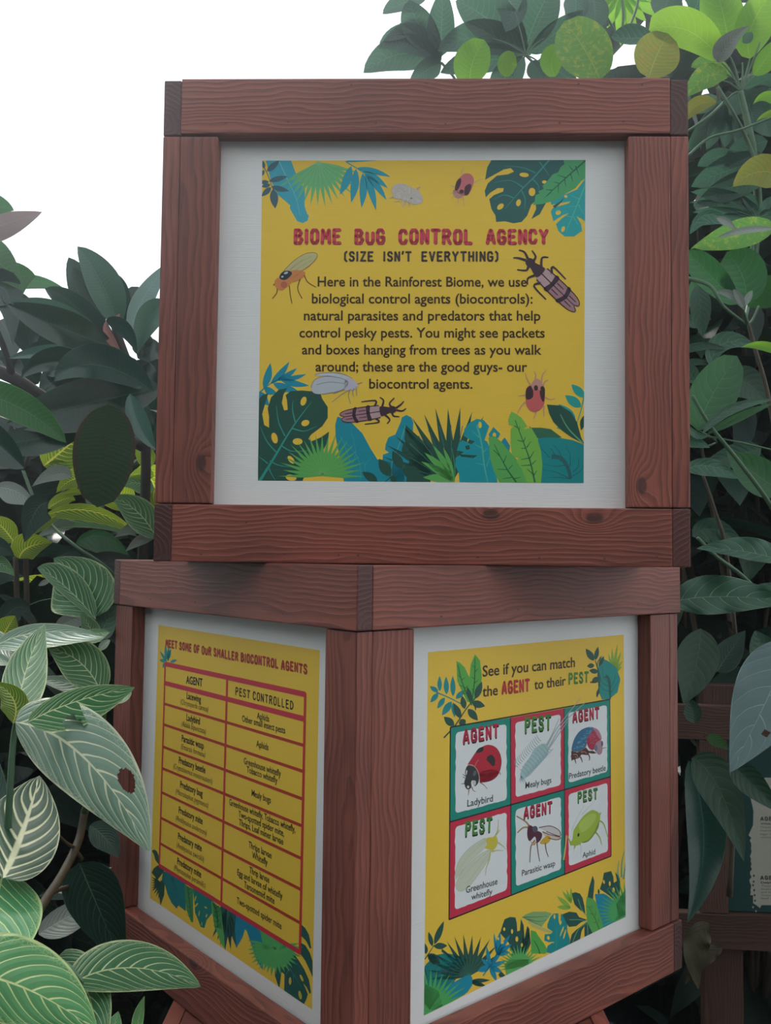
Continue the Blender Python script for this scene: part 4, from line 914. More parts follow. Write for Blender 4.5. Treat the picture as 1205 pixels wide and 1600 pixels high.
S.begin('aphid_print', 'lime green aphid'); S.crop(*K4)
AG = (.30, .42, .04)
S.poly([(580, 800), (590, 730), (640, 650), (710, 550), (790, 480), (860, 450), (950, 500), (950, 600), (900, 700), (850, 790), (790, 860), (700, 900), (650, 940), (570, 940), (545, 900), (570, 860)], AG, 13, True)
S.poly([(700, 900), (790, 860), (850, 790), (900, 700), (945, 600), (930, 700), (870, 800), (800, 880), (740, 905)], (.17, .27, .02), 14, True)
S.poly([(660, 660), (740, 560), (830, 500), (900, 510), (880, 600), (800, 700), (700, 760)], (.38, .50, .09), 14, True)
S.ell(655, 795, 14, 26, 10, (.03, .03, .01), 15)
for pts in ([(560, 940), (520, 850), (490, 800)], [(950, 600), (1010, 650), (1070, 850)], [(880, 740), (950, 830), (980, 940)], [(610, 930), (600, 990)], [(680, 900), (680, 940)], [(950, 520), (970, 480)]): S.stroke(pts, 26, 8, (.26, .37, .04), 12)
for pts in ([(560, 740), (640, 560), (740, 380)], [(700, 520), (790, 420), (880, 330)], [(690, 940), (690, 1120)], [(600, 940), (590, 1050)]): S.stroke(pts, 6, 3, (.42, .46, .40), 12)
S.stroke([(490, 800), (478, 950), (450, 1145)], 16, 20, (.58, .42, .12), 12)

AG_ = lambda p0, p1, pt, o: (S.begin('card_title_lettering'), S.crop(*o), S.chunky('AGENT', p0, p1, pt, (.50, .02, .06), 14, BLK, .24, (.03, -.12)))
PE_ = lambda p0, p1, pt, o: (S.begin('card_title_lettering'), S.crop(*o), S.chunky('PEST', p0, p1, pt, (.07, .26, .05), 14, BLK, .24, (.03, -.12)))
AG_((250, 627), (458, 586), (250, 553), A3); PE_((583, 568), (737, 545), (583, 488), A3); AG_((840, 512), (995, 484), (840, 452), A3)
PE_((262, 264), (420, 233), (262, 186), B3); AG_((577, 170), (742, 132), (577, 108), B3); PE_((868, 84), (985, 56), (868, 27), B3)
S.crop(*A3); S.begin('heading_lettering', 'red capitals')
S.chunky('AGENT', (460, 360), (620, 341), (460, 292), (.56, .03, .05), 14, (.2, .01, .02), .24, (.03, -.05))
S.begin('heading_lettering', 'green capitals'); S.chunky('PEST', (820, 306), (937, 294), (820, 247), (.08, .27, .05), 14, (.02, .09, .02), .22, (.03, -.05))
for tx, a, b, c, o in (('See if you can match', (358, 266), (855, 213), (358, 208), A3), ('the', (358, 374), (440, 364), (358, 318), A3), ('to their', (637, 335), (806, 311), (637, 283), A3), ('..', (937, 300), (957, 297), (937, 252), A3),
                       ('Ladybird', (275, 105), (413, 76), (275, 69), B3), ('Mealy bugs', (588, 868), (728, 836), (588, 836), A3), ('Predatory beetle', (823, 817), (1020, 770), (823, 786), A3),
                       ('Greenhouse', (268, 570), (438, 521), (268, 535), B3), ('whitefly', (297, 607), (410, 575), (297, 575), B3), ('Parasitic wasp', (569, 478), (748, 422), (569, 447), B3), ('Aphid', (895, 380), (964, 359), (895, 352), B3)):
    S.begin('caption_lettering'); S.crop(*o); S.text(tx, a, b, c, INK if o == A3 and a[1] < 400 else (.03, .03, .035), 15, .012)
S.finish()
# ---------------------------------------------------------------- leaf materials
def leafmat(name, c1, c2, vein, N=9, vw=.10, mw=.035, rough=.45, trans=.30, tcol=None, curve=(.10, .22), edge=0.0, blotch=None, mott=0.0, spec=.32, bump=.3, net=0):
    t = NT(name); uv = t.n('ShaderNodeTexCoord').outputs['UV']; sp = t.n('ShaderNodeSeparateXYZ', {0: uv}); U, V = sp.outputs[0], sp.outputs[1]
    co = t.n('ShaderNodeTexCoord').outputs['Object']; rnd = t.n('ShaderNodeObjectInfo').outputs['Random']
    sv = t.math('SUBTRACT', t.math('MULTIPLY', V, 2.0), 1.0); av = t.math('ABSOLUTE', sv)
    nd = t.noise(co, 28, 2); ofs = t.math('MULTIPLY', t.math('SUBTRACT', nd, .5), .035)
    w = t.math('SUBTRACT', U, t.math('ADD', t.math('MULTIPLY', av, curve[0]), t.math('MULTIPLY', t.math('MULTIPLY', av, av), curve[1])))
    w = t.math('ADD', w, ofs)
    ph = t.math('ADD', t.math('MULTIPLY', w, float(N)), t.math('MULTIPLY', t.math('GREATER_THAN', sv, 0.0), .45))
    ph = t.math('ADD', ph, t.math('MULTIPLY', rnd, 3.0))
    fr = t.math('ABSOLUTE', t.math('SUBTRACT', t.math('FRACT', ph), .5))
    wid = t.math('MULTIPLY', vw, t.math('SUBTRACT', 1.15, t.math('MULTIPLY', av, .65)))
    lat = t.math('SUBTRACT', 1.0, t.rng(t.math('DIVIDE', fr, wid), .35, 1.0))
    mid = t.math('SUBTRACT', 1.0, t.rng(t.math('DIVIDE', av, t.math('MULTIPLY', mw, t.math('SUBTRACT', 1.25, U))), .5, 1.1))
    vn = t.math('MAXIMUM', lat, mid)
    if edge: vn = t.math('MAXIMUM', vn, t.math('MULTIPLY', t.rng(t.math('ADD', av, t.math('MULTIPLY', t.math('SUBTRACT', nd, .5), .12)), 1 - edge, 1.0 - edge * .4), .8))
    if net:
        vo = t.n('ShaderNodeTexVoronoi', {'Vector': t.n('ShaderNodeCombineXYZ', {0: t.math('MULTIPLY', U, 3.2), 1: sv}).outputs[0], 'Scale': 12.0}, feature='DISTANCE_TO_EDGE').outputs['Distance']
        vn = t.math('MAXIMUM', vn, t.math('MULTIPLY', t.math('MULTIPLY', t.math('SUBTRACT', 1.0, t.rng(vo, .02, .07)), t.rng(av, .72, .95)), .6))
    n2 = t.noise(co, 14, 4, .6)
    c = t.mix(n2, c1, c2)
    if blotch:
        b = t.rng(t.noise(co, 75, 3, .6), .5, .68); c = t.mix(t.math('MULTIPLY', b, mott or .7), c, blotch)
    c = t.mix(vn, c, vein)
    c = t.n('ShaderNodeHueSaturation', {'Hue': t.math('ADD', .49, t.math('MULTIPLY', rnd, .02)), 'Value': t.math('ADD', .8, t.math('MULTIPLY', rnd, .4)), 'Color': c}).outputs[0]
    hgt = t.math('ADD', t.math('MULTIPLY', vn, -.8), t.math('MULTIPLY', fr, 1.0))
    bp = t.n('ShaderNodeBump', {'Height': hgt, 'Strength': bump, 'Distance': .003}).outputs[0]
    pr = t.n('ShaderNodeBsdfPrincipled', {'Base Color': c, 'Roughness': rough, 'Specular IOR Level': spec, 'Normal': bp}).outputs[0]
    tc = t.mix(.38, c, tcol or [min(1, v * 2.2) for v in c2])
    tr = t.n('ShaderNodeBsdfTranslucent', {'Color': tc}).outputs[0]
    return t.out(t.n('ShaderNodeMixShader', {0: trans, 1: pr, 2: tr}).outputs[0])

L = {}
CRM = (.50, .52, .27)
L['sanchezia'] = leafmat('veined_leaf', (.026, .12, .05), (.05, .17, .075), (.44, .53, .28), 9, .10, .035, .42, .22, (.22, .42, .10), (.20, .25), .07, net=1)
L['sanchezia_pale'] = leafmat('glossy_veined_leaf', (.12, .235, .17), (.19, .31, .24), (.66, .70, .48), 9, .105, .045, .32, .2, (.25, .42, .2), (.20, .25), .07, spec=.55, net=1)
L['sanchezia_bright'] = leafmat('bright_veined_leaf', (.05, .22, .08), (.08, .29, .105), (.50, .62, .26), 9, .095, .04, .45, .22, (.22, .45, .10), (.22, .22), .08, net=1)
L['sanchezia_bold'] = leafmat('bold_veined_leaf', (.012, .06, .03), (.022, .08, .042), (.62, .64, .42), 8, .19, .12, .5, .15, None, (.20, .2), .05)
L['sanchezia_lit'] = leafmat('sunlit_veined_leaf', (.03, .14, .01), (.07, .22, .012), (.78, .74, .16), 12, .13, .07, .45, .62, (.50, .62, .03), (.15, .2), .05)  # lit copy of the veined leaf: sunlight is put into the yellow colour
L['sanchezia_dark'] = leafmat('shaded_veined_leaf', (.010, .034, .026), (.018, .052, .038), (.11, .16, .12), 11, .05, .03, .55, .10, None, (.18, .25), .03, spec=.2)  # darker copy of the veined leaf, with shade put into the colour
L['silver'] = leafmat('silvery_leaf', (.16, .20, .18), (.26, .31, .28), (.38, .42, .36), 12, .07, .03, .4, .1, None)  # pale grey leaf colour; on some leaves it paints their gloss
L['rubber'] = leafmat('rubber_plant_leaf', (.007, .034, .026), (.012, .050, .036), (.05, .13, .10), 26, .02, .022, .2, .08, (.06, .22, .08), (.02, .05), .03, spec=.42, bump=.04)
L['rubber_pale'] = leafmat('rubber_plant_sheen_leaf', (.035, .10, .085), (.06, .145, .12), (.12, .23, .19), 26, .05, .025, .28, .16, (.12, .32, .16), (.02, .05), .03, spec=.65, bump=.05)  # paler copy of the rubber leaf; its glossy sheen is in the colour
L['rubber_green'] = leafmat('rubber_plant_green_leaf', (.02, .10, .03), (.035, .14, .045), (.12, .26, .12), 24, .04, .03, .36, .35, (.08, .30, .06), (.02, .05), .04, bump=.1)
L['rubber_brown'] = leafmat('rubber_plant_brown_leaf', (.16, .12, .12), (.22, .17, .17), (.3, .22, .22), 20, .04, .03, .5, .35, (.38, .26, .26), bump=.1)
L['old_rubber'] = leafmat('ageing_rubber_leaf', (.004, .028, .009), (.009, .042, .012), (.045, .022, .010), 24, .008, .02, .5, .10, (.06, .22, .04), (.02, .05), .16, (.06, .02, .012), .25, spec=.12)
L['sheath'] = plain('dry_pink_sheath', (.28, .12, .11), .6, .3, 60, (1, 1, 1), .2)
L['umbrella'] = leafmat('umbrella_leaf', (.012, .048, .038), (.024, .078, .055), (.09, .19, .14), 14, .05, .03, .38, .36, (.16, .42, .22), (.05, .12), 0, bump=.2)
L['umbrella_lime'] = leafmat('sunlit_umbrella_leaf', (.10, .28, .02), (.16, .38, .03), (.30, .48, .10), 12, .04, .03, .42, .68, (.50, .82, .08), (.08, .12), 0, bump=.15)  # lime copy of the umbrella leaf, carrying backlight from the sky in its colour
L['umbrella_spot'] = leafmat('spotted_umbrella_leaf', (.05, .20, .04), (.09, .27, .05), (.24, .36, .10), 12, .04, .035, .42, .50, (.30, .52, .10), (.08, .12), 0, (.36, .38, .06), .8)
L['umbrella_brown'] = leafmat('yellowing_umbrella_leaf', (.13, .17, .03), (.22, .22, .04), (.26, .34, .10), 12, .04, .035, .45, .45, (.42, .42, .07), (.08, .12), 0, (.30, .17, .04), .6)
L['mid'] = leafmat('broad_green_leaf', (.016, .075, .032), (.026, .105, .042), (.07, .18, .08), 8, .04, .025, .4, .28, (.10, .40, .06), (.08, .16), 0)
L['dull'] = leafmat('shaded_broad_leaf', (.009, .042, .024), (.016, .062, .034), (.06, .13, .07), 8, .04, .025, .42, .15, None, (.08, .16), 0)  # shade is painted in: a darker copy of the broad green leaf
L['greyleaf'] = leafmat('grey_green_leaf', (.022, .08, .05), (.035, .11, .068), (.2, .3, .2), 7, .035, .02, .42, .15, None, (.08, .16), .02)
L['blue'] = leafmat('blue_green_leaf', (.035, .09, .095), (.06, .13, .14), (.16, .29, .27), 7, .03, .018, .36, .12, None, (.10, .16), .02, spec=.6)
L['dry'] = leafmat('dry_brown_leaf', (.03, .027, .015), (.05, .043, .022), (.07, .055, .03), 7, .04, .03, .7, .1, None)
L['fill'] = leafmat('deep_shade_leaf', (.005, .018, .014), (.010, .030, .022), (.018, .045, .032), 8, .04, .025, .6, .06, (.02, .08, .02), (.08, .16), 0, spec=.2)  # filler leaf darkened so its colour holds the shade of the gaps
L['fill_umb'] = leafmat('deep_shade_umbrella_leaf', (.007, .026, .020), (.013, .042, .030), (.03, .07, .05), 12, .04, .025, .55, .14, (.04, .16, .04), (.05, .12), 0, spec=.25)  # same darkening for umbrella filler: shade is part of the colour
M['stem'] = plain('brown_stem', (.075, .06, .042), .7, .4, 60, (1, 1, 1), .3)
M['green_stem'] = plain('green_stem', (.06, .13, .07), .5, .2, 60, (1, 1, 1), .2)
M['bark'] = plain('dark_bark', (.035, .03, .028), .8, .6, 40, (1, 1, 1), .4)

# ---------------------------------------------------------------- leaves
PROF = {
 'ovate': lambda t: math.sin(math.pi * t ** .78) ** .78 * (1 - .25 * t ** 5),
 'long': lambda t: math.sin(math.pi * t ** .9) ** .72,
 'round': lambda t: math.sin(math.pi * min(1, t * .97 + .015) ** 1.1) ** .5,
 'broad': lambda t: math.sin(math.pi * t ** .88) ** .55 * (1 - .55 * t ** 7),
 'tip': lambda t: math.sin(math.pi * t ** .62) ** 1.0 if t < 1 else 0,
}
TILT = {}
def leaf(plant, b, m_, e, wl, wr, d, mat, prof='ovate', fold=.25, roll=0.0, wav=.03, nu=16, nv=5, hole=None, name='leaf', label=None, bulge=0.0, tilt=None):
    """b, m_, e: base, middle and tip as seen (pixels); wl, wr half widths left and right of the midrib; d = depth at base, tip.
       fold: how far the edges come towards the viewer (share of the width); roll: tilt about the midrib"""
    if isinstance(d, (int, float)): d = (d, d)
    if tilt is None: tilt = TILT.get(plant.name, 0)
    yc = (b[1] + e[1]) / 2
    f = PROF[prof]; d0, d1 = d; rnd = random.Random(int(b[0] * 13 + b[1] * 7 + e[0]))
    vs_, uvs = [], []
    cols = 2 * nv + 1
    c = ((m_[0] - (b[0] + e[0]) / 4) * 2, (m_[1] - (b[1] + e[1]) / 4) * 2)
    phs = rnd.random() * 6
    for i in range(nu + 1):
        t = i / nu
        x = (1 - t) ** 2 * b[0] + 2 * t * (1 - t) * c[0] + t * t * e[0]; y = (1 - t) ** 2 * b[1] + 2 * t * (1 - t) * c[1] + t * t * e[1]
        dx = 2 * (1 - t) * (c[0] - b[0]) + 2 * t * (e[0] - c[0]); dy = 2 * (1 - t) * (c[1] - b[1]) + 2 * t * (e[1] - c[1]); l = math.hypot(dx, dy) or 1
        nx, ny = dy / l, -dx / l                      # left of the direction base -> tip as seen
        dep = d0 + (d1 - d0) * t - bulge * math.sin(math.pi * t)
        h = f(t) if 0 < t < 1 else 0.0
        for j in range(-nv, nv + 1):
            s = j / nv; w = (wl if s < 0 else wr) * h; side = -1 if s > 0 else 1
            px = x + nx * side * w * abs(s); py = y + ny * side * w * abs(s)
            wm = w / FPX * dep
            z = dep - fold * wm * abs(s) ** 1.4 + roll * wm * s + wav * wm * math.sin(t * 17 + phs + (2 if s > 0 else 0)) * abs(s) ** 2
            z += tilt * (yc - py) / FPX * dep
            vs_.append(at(px, py, z)); uvs.append((t, .5 + .5 * s))
    o0 = vs_[nv].copy(); vs_ = [v - o0 for v in vs_]; fs = []
    for i in range(nu):
        for j in range(cols - 1):
            if hole:
                tc, sc = (i + .5) / nu, (j + .5 - nv) / nv
                if ((tc - hole[0]) / hole[2]) ** 2 + ((sc - hole[1]) / hole[3]) ** 2 < 1: continue
            a = i * cols + j; fs.append([a, a + 1, a + cols + 1, a + cols])
    me = mesh_from(name, vs_, fs, True); ul = me.uv_layers.new(name='uv')
    for lp in me.loops: ul.data[lp.index].uv = uvs[lp.vertex_index]
    o = obj(name, me, plant, L[mat]); o.matrix_local = plant_inv(plant) @ Matrix.Translation(o0)
    if label: o['label'] = label
    return o
def plant_inv(p): return parent_mat(p).inverted()
def pstem(plant, pts, r0, r1, mat='green_stem', name='stem'):
    """pts: (px, py, depth); radii in photograph pixels"""
    P = [at(*p) for p in pts]; n = len(P)
    return tube(name, P, [(r0 + (r1 - r0) * i / (n - 1)) * pts[i][2] / FPX for i in range(n)], plant, M[mat])
def root_at(px, py, d):
    p = at(px, py, d); return (p.x, p.y, 0.0)

# ---- rubber plant, upper left
RP = thing('rubber_plant', 'dark glossy rubber plant with broad pointed leaves at the upper left', 'plant', root_at(215, 620, 2.1))
TILT[RP.name] = .12
q = lambda *a, **k: leaf(RP, *a, **k)
q((-70, 372), (0, 352), (66, 331), 20, 25, (2.0, 1.95), 'rubber_brown', label='brownish mauve leaf', fold=.1)
q((-60, 330), (-15, 322), (22, 329), 22, 17, (1.9, 1.9), 'rubber_green', fold=.1)
q((-70, 420), (-20, 400), (38, 456), 34, 40, (2.1, 2.0), 'rubber_green')
q((-40, 480), (10, 440), (56, 432), 34, 40, (2.15, 2.1), 'rubber_green')
q((-20, 450), (45, 438), (105, 455), 10, 14, (2.3, 2.3), 'rubber_green')
q((-40, 500), (5, 450), (20, 540), 30, 30, (2.0, 2.0), 'rubber')
q((163, 505), (135, 455), (107, 402), 26, 24, (2.25, 2.2), 'rubber', 'long')
q((175, 500), (140, 455), (113, 418), 16, 14, (2.2, 2.1), 'rubber', 'long')
q((184, 512), (160, 445), (121, 385), 24, 30, (2.1, 2.0), 'rubber_pale', 'long', fold=.35, label='pale upright leaf')
q((192, 505), (186, 455), (175, 425), 16, 16, (2.2, 2.15), 'rubber')
q((200, 525), (207, 480), (216, 448), 20, 24, (2.2, 2.2), 'rubber', 'round')
q((205, 520), (222, 470), (262, 412), 16, 18, (2.1, 2.2), 'rubber_pale', 'long')
q((262, 475), (232, 500), (214, 554), 20, 22, (1.95, 2.0), 'rubber_pale', fold=.5, label='shiny folded leaf beside the timber post')
q((190, 560), (125, 485), (70, 451), 22, 20, (2.1, 2.0), 'rubber', 'long')
q((178, 543), (95, 512), (11, 475), 26, 30, (2.0, 1.85), 'rubber', 'long', fold=.5, bulge=.05)
q((150, 512), (80, 478), (16, 474), 20, 10, (2.05, 1.84), 'rubber_pale', 'long', roll=-.6)
q((165, 500), (195, 515), (214, 552), 12, 12, (1.95, 1.95), 'rubber', 'ovate', roll=.5)
q((188, 548), (170, 525), (165, 502), 7, 7, (1.97, 1.97), 'sheath', 'long', name='leaf_sheath', label='dry pinkish sheath')
q((165, 504), (178, 500), (187, 490), 5, 5, (1.97, 1.97), 'sheath', 'long', name='leaf_sheath', label='dry pinkish sheath')
q((165, 568), (130, 548), (100, 520), 14, 22, (2.2, 2.2), 'rubber_green')
q((60, 560), (40, 500), (30, 470), 30, 30, (2.25, 2.2), 'rubber')
q((25, 455), (40, 510), (48, 548), 26, 22, (2.1, 2.1), 'rubber')
q((175, 570), (90, 545), (40, 548), 12, 14, (2.1, 2.05), 'rubber', 'long')
q((175, 585), (90, 565), (33, 591), 14, 24, (2.05, 1.95), 'rubber', 'long', fold=.45)
q((140, 560), (80, 552), (14, 560), 8, 14, (2.06, 2.0), 'rubber_pale', 'long', fold=.3)
q((240, 612), (150, 570), (85, 596), 22, 34, (1.95, 1.85), 'rubber', 'long', fold=.2, label='broad dark leaf across the middle')
q((255, 605), (130, 632), (10, 662), 42, 40, (2.0, 1.85), 'rubber', 'long', fold=.3)
q((-90, 600), (20, 632), (104, 692), 28, 24, (1.7, 1.65), 'rubber_green', 'long', fold=.15, label='bright green leaf in front')
q((150, 650), (60, 685), (-30, 690), 26, 24, (1.95, 1.8), 'rubber', 'long')
q((-70, 640), (-10, 690), (38, 732), 26, 30, (1.7, 1.65), 'rubber', 'long')
q((168, 632), (166, 700), (152, 793), 46, 52, (1.9, 1.8), 'old_rubber', 'round', fold=.12, label='large hanging leaf with a browning edge')
q((203, 615), (215, 660), (243, 702), 18, 14, (1.9, 1.9), 'rubber_pale', 'long', fold=.3)
q((232, 690), (225, 660), (228, 620), 18, 16, (2.1, 2.1), 'rubber')
for i, (b, e, w) in enumerate((((215, 625), (250, 560), 22), ((210, 600), (180, 560), 20), ((215, 560), (250, 540), 20), ((225, 640), (170, 600), 30), ((100, 580), (60, 620), 24), ((60, 600), (0, 560), 22), ((230, 560), (205, 520), 18), ((-20, 560), (40, 590), 20), ((235, 640), (250, 600), 24), ((120, 620), (190, 600), 26), ((0, 500), (20, 560), 26), ((90, 600), (140, 560), 22), ((250, 700), (225, 640), 20), ((200, 600), (245, 580), 26), ((60, 560), (110, 590), 22), ((210, 650), (180, 620), 26))):
    q(b, ((b[0] + e[0]) / 2 + 4, (b[1] + e[1]) / 2 - 5), e, w, w, (2.35, 2.3), 'rubber')
pstem(RP, [(215, 1100, 2.25), (222, 900, 2.2), (228, 700, 2.15), (210, 600, 2.12), (190, 540, 2.1), (176, 500, 2.1)], 9, 6, 'bark', 'branch')
pstem(RP, [(228, 700, 2.15), (150, 660, 2.2), (70, 622, 2.2), (20, 590, 2.2), (-40, 565, 2.2)], 9, 11, 'bark', 'branch')
pstem(RP, [(20, 590, 2.2), (5, 540, 2.15), (-20, 480, 2.1)], 6, 4, 'bark', 'branch')

# ---- veined shrub behind, left middle
SB = thing('veined_shrub', 'zigzag-veined shrub with sunlit yellow striped leaves, behind the left corner of the boxes', 'shrub', root_at(120, 900, 2.3), 0, None)
TILT[SB.name] = .35
q = lambda b, m_, e, wl, wr, *a, **k: leaf(SB, b, m_, e, wl * 1.22, wr * 1.22, *a, **k)
q((68, 728), (95, 706), (140, 668), 26, 26, (2.3, 2.3), 'sanchezia_lit', 'long')
q((75, 725), (100, 732), (126, 738), 10, 16, (2.28, 2.28), 'sanchezia_lit')
q((112, 745), (85, 742), (50, 760), 8, 12, (2.2, 2.2), 'silver')
q((132, 752), (112, 750), (88, 770), 12, 13, (2.2, 2.2), 'sanchezia_lit')
q((98, 773), (118, 768), (139, 772), 4, 5, (2.2, 2.2), 'sanchezia_lit')
q((-8, 762), (25, 768), (57, 792), 10, 18, (2.1, 2.1), 'silver')
q((75, 785), (55, 800), (38, 848), 22, 18, (2.0, 2.0), 'sanchezia_dark')
q((70, 806), (140, 798), (212, 832), 8, 14, (2.15, 2.15), 'sanchezia_lit', 'long')
q((60, 830), (130, 812), (215, 838), 8, 10, (2.2, 2.2), 'sanchezia', 'long')
q((88, 806), (65, 818), (46, 838), 9, 7, (2.1, 2.1), 'sanchezia_lit')
q((75, 795), (100, 780), (118, 782), 9, 9, (2.2, 2.2), 'sanchezia_lit')
q((22, 848), (5, 825), (-16, 808), 16, 15, (2.1, 2.1), 'sanchezia_lit')
q((30, 873), (45, 855), (82, 848), 20, 16, (2.05, 2.05), 'sanchezia_lit', 'ovate')
q((118, 822), (90, 825), (58, 840), 6, 9, (2.2, 2.2), 'silver')
q((118, 850), (160, 838), (202, 868), 8, 22, (2.1, 2.1), 'mid')
q((242, 828), (215, 826), (178, 840), 7, 12, (2.1, 2.1), 'silver', fold=.5)
q((242, 838), (220, 845), (196, 862), 6, 8, (2.1, 2.1), 'silver')
q((245, 842), (215, 800), (172, 775), 20, 20, (2.1, 2.1), 'sanchezia', 'ovate', label='large deep green leaf')
q((236, 730), (224, 712), (210, 688), 10, 14, (2.3, 2.3), 'sanchezia_lit')
q((240, 745), (222, 740), (202, 745), 9, 9, (2.3, 2.3), 'sanchezia_lit')
q((238, 770), (216, 755), (190, 760), 12, 12, (2.3, 2.3), 'sanchezia')
q((148, 965), (128, 915), (84, 872), 50, 40, (1.85, 1.9), 'sanchezia', 'ovate', fold=.2, label='broad grey-green leaf with pale veins by the timber corner')
q((150, 968), (100, 915), (58, 887), 10, 24, (1.84, 1.9), 'sanchezia', 'long')
q((148, 1003), (140, 980), (126, 958), 12, 12, (1.8, 1.8), 'sanchezia')
q((150, 1003), (165, 975), (180, 945), 14, 14, (1.82, 1.86), 'greyleaf')
q((2, 1000), (12, 980), (24, 962), 16, 16, (1.8, 1.8), 'sanchezia_lit')
q((-25, 880), (0, 880), (23, 900), 10, 12, (1.9, 1.9), 'sanchezia')
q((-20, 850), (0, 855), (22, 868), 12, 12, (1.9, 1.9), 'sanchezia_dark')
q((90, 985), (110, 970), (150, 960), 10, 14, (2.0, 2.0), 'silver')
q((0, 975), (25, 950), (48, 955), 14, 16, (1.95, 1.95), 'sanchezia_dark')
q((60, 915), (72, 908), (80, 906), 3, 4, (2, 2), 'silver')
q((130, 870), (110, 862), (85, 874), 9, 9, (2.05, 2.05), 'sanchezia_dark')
pstem(SB, [(36, 735, 2.2), (58, 790, 2.15), (85, 825, 2.1), (120, 855, 2.05), (175, 895, 2.05), (215, 960, 2.1)], 2.6, 3.2)
pstem(SB, [(36, 735, 2.2), (48, 690, 2.2), (42, 640, 2.25)], 3, 2.5, 'stem')
pstem(SB, [(24, 870, 2.05), (26, 940, 2.05), (22, 1050, 2.05)], 4, 5, 'stem')
pstem(SB, [(40, 860, 2.2), (42, 950, 2.2), (45, 1100, 2.2)], 4, 5, 'stem')
pstem(SB, [(18, 960, 2.1), (60, 940, 2.1), (95, 934, 2.1)], .8, .6)

# ---- veined shrub in front, lower left
SF = thing('veined_shrub', 'pale green shrub with cream-veined leaves reaching over the left side of the lower box', 'shrub', root_at(20, 1500, 1.15), 0, None)
TILT[SF.name] = .85
q = lambda *a, **k: leaf(SF, *a, nu=k.pop('nu', 22), nv=k.pop('nv', 7), **k)
q((-10, 1012), (60, 988), (163, 995), 14, 26, (1.38, 1.36), 'sanchezia_pale', 'long', fold=.4)
q((-40, 985), (0, 1005), (25, 1035), 16, 22, (1.42, 1.38), 'sanchezia_pale')
q((-50, 1030), (-10, 1028), (22, 1042), 12, 12, (1.3, 1.3), 'sanchezia_pale')
q((26, 1126), (40, 1050), (70, 975), 33, 36, (1.20, 1.26), 'sanchezia', 'ovate', label='upright pointed green leaf')
q((158, 1082), (125, 1035), (74, 1012), 34, 36, (1.38, 1.34), 'sanchezia', 'broad')
q((162, 1078), (110, 1068), (52, 1058), 16, 12, (1.40, 1.4), 'sanchezia_pale')
q((128, 996), (150, 990), (172, 988), 8, 14, (1.42, 1.42), 'sanchezia')
q((172, 1000), (160, 1010), (157, 1018), 6, 6, (1.42, 1.42), 'sanchezia_pale')
q((20, 1130), (22, 1095), (-8, 1066), 24, 22, (1.16, 1.16), 'sanchezia_lit')
q((44, 1128), (118, 1096), (211, 1074), 20, 40, (1.0, 1.2), 'sanchezia', 'broad', fold=.1, label='curled leaf with an insect-eaten notch', hole=(.40, .95, .09, .5))
q((205, 1078), (185, 1090), (160, 1095), 10, 10, (1.26, 1.24), 'sanchezia')
q((24, 1128), (132, 1184), (234, 1330), 66, 62, (1.02, 1.10), 'sanchezia_pale', 'broad', fold=-.12, label='largest pale leaf, with a hole eaten through it', hole=(.715, -.52, .055, .25), nu=96, nv=28, bulge=.03)
q((4, 1372), (35, 1300), (62, 1212), 62, 60, (1.12, 1.18), 'sanchezia_bold', 'broad', fold=.15, label='dark leaf with very broad cream veins')
q((-30, 1290), (-20, 1240), (-10, 1170), 40, 34, (1.3, 1.3), 'sanchezia_dark')
q((8, 1358), (-8, 1430), (-8, 1540), 74, 40, (1.06, 1.0), 'sanchezia_bright', 'broad', fold=.1)
q((-80, 1520), (30, 1540), (152, 1612), 76, 66, (.90, .92), 'sanchezia_bright', 'broad', fold=-.15, nu=30, label='bright green leaf in the bottom left corner')
q((90, 1495), (135, 1545), (155, 1650), 36, 34, (1.02, 1.0), 'sanchezia', 'broad', fold=-.1)
q((110, 1538), (205, 1512), (314, 1542), 44, 38, (1.0, 1.06), 'sanchezia', 'broad', fold=-.12, nu=30, label='pointed leaf in front of the lower timber rail')
q((213, 1625), (217, 1590), (226, 1556), 10, 8, (1.05, 1.05), 'sanchezia_bright')
q((160, 1640), (175, 1610), (185, 1580), 16, 16, (1.1, 1.1), 'sanchezia_bright')
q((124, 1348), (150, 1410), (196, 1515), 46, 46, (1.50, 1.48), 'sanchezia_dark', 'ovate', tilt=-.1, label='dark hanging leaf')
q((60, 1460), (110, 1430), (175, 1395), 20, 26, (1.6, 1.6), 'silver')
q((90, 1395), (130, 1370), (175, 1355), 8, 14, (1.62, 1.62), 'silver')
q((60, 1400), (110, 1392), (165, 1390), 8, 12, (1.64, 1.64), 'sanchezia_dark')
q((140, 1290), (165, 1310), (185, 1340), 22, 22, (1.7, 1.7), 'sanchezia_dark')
pstem(SF, [(132, 1268, 1.5), (122, 1315, 1.48), (95, 1370, 1.4), (60, 1425, 1.3), (35, 1500, 1.2), (20, 1650, 1.15)], 6, 8, 'stem')
pstem(SF, [(118, 1325, 1.47), (105, 1318, 1.44), (92, 1305, 1.42)], 3, 2, 'stem')
pstem(SF, [(80, 1395, 1.36), (110, 1385, 1.5), (150, 1380, 1.6)], 4, 3, 'stem')
pstem(SF, [(20, 1650, 1.15), (10, 1400, 1.15), (15, 1250, 1.15), (26, 1128, 1.18), (52, 1141, 1.13)], 7, 4)
pstem(SF, [(118, 1330, 1.47), (128, 1342, 1.49)], 4, 3, 'stem')
pstem(SF, [(55, 1560, 1.1), (80, 1530, 1.05), (100, 1505, 1.02), (130, 1535, 1.0)], 4, 3)
pstem(SF, [(165, 1090, 1.4), (160, 1130, 1.42), (150, 1200, 1.45), (132, 1270, 1.5)], 4, 6)

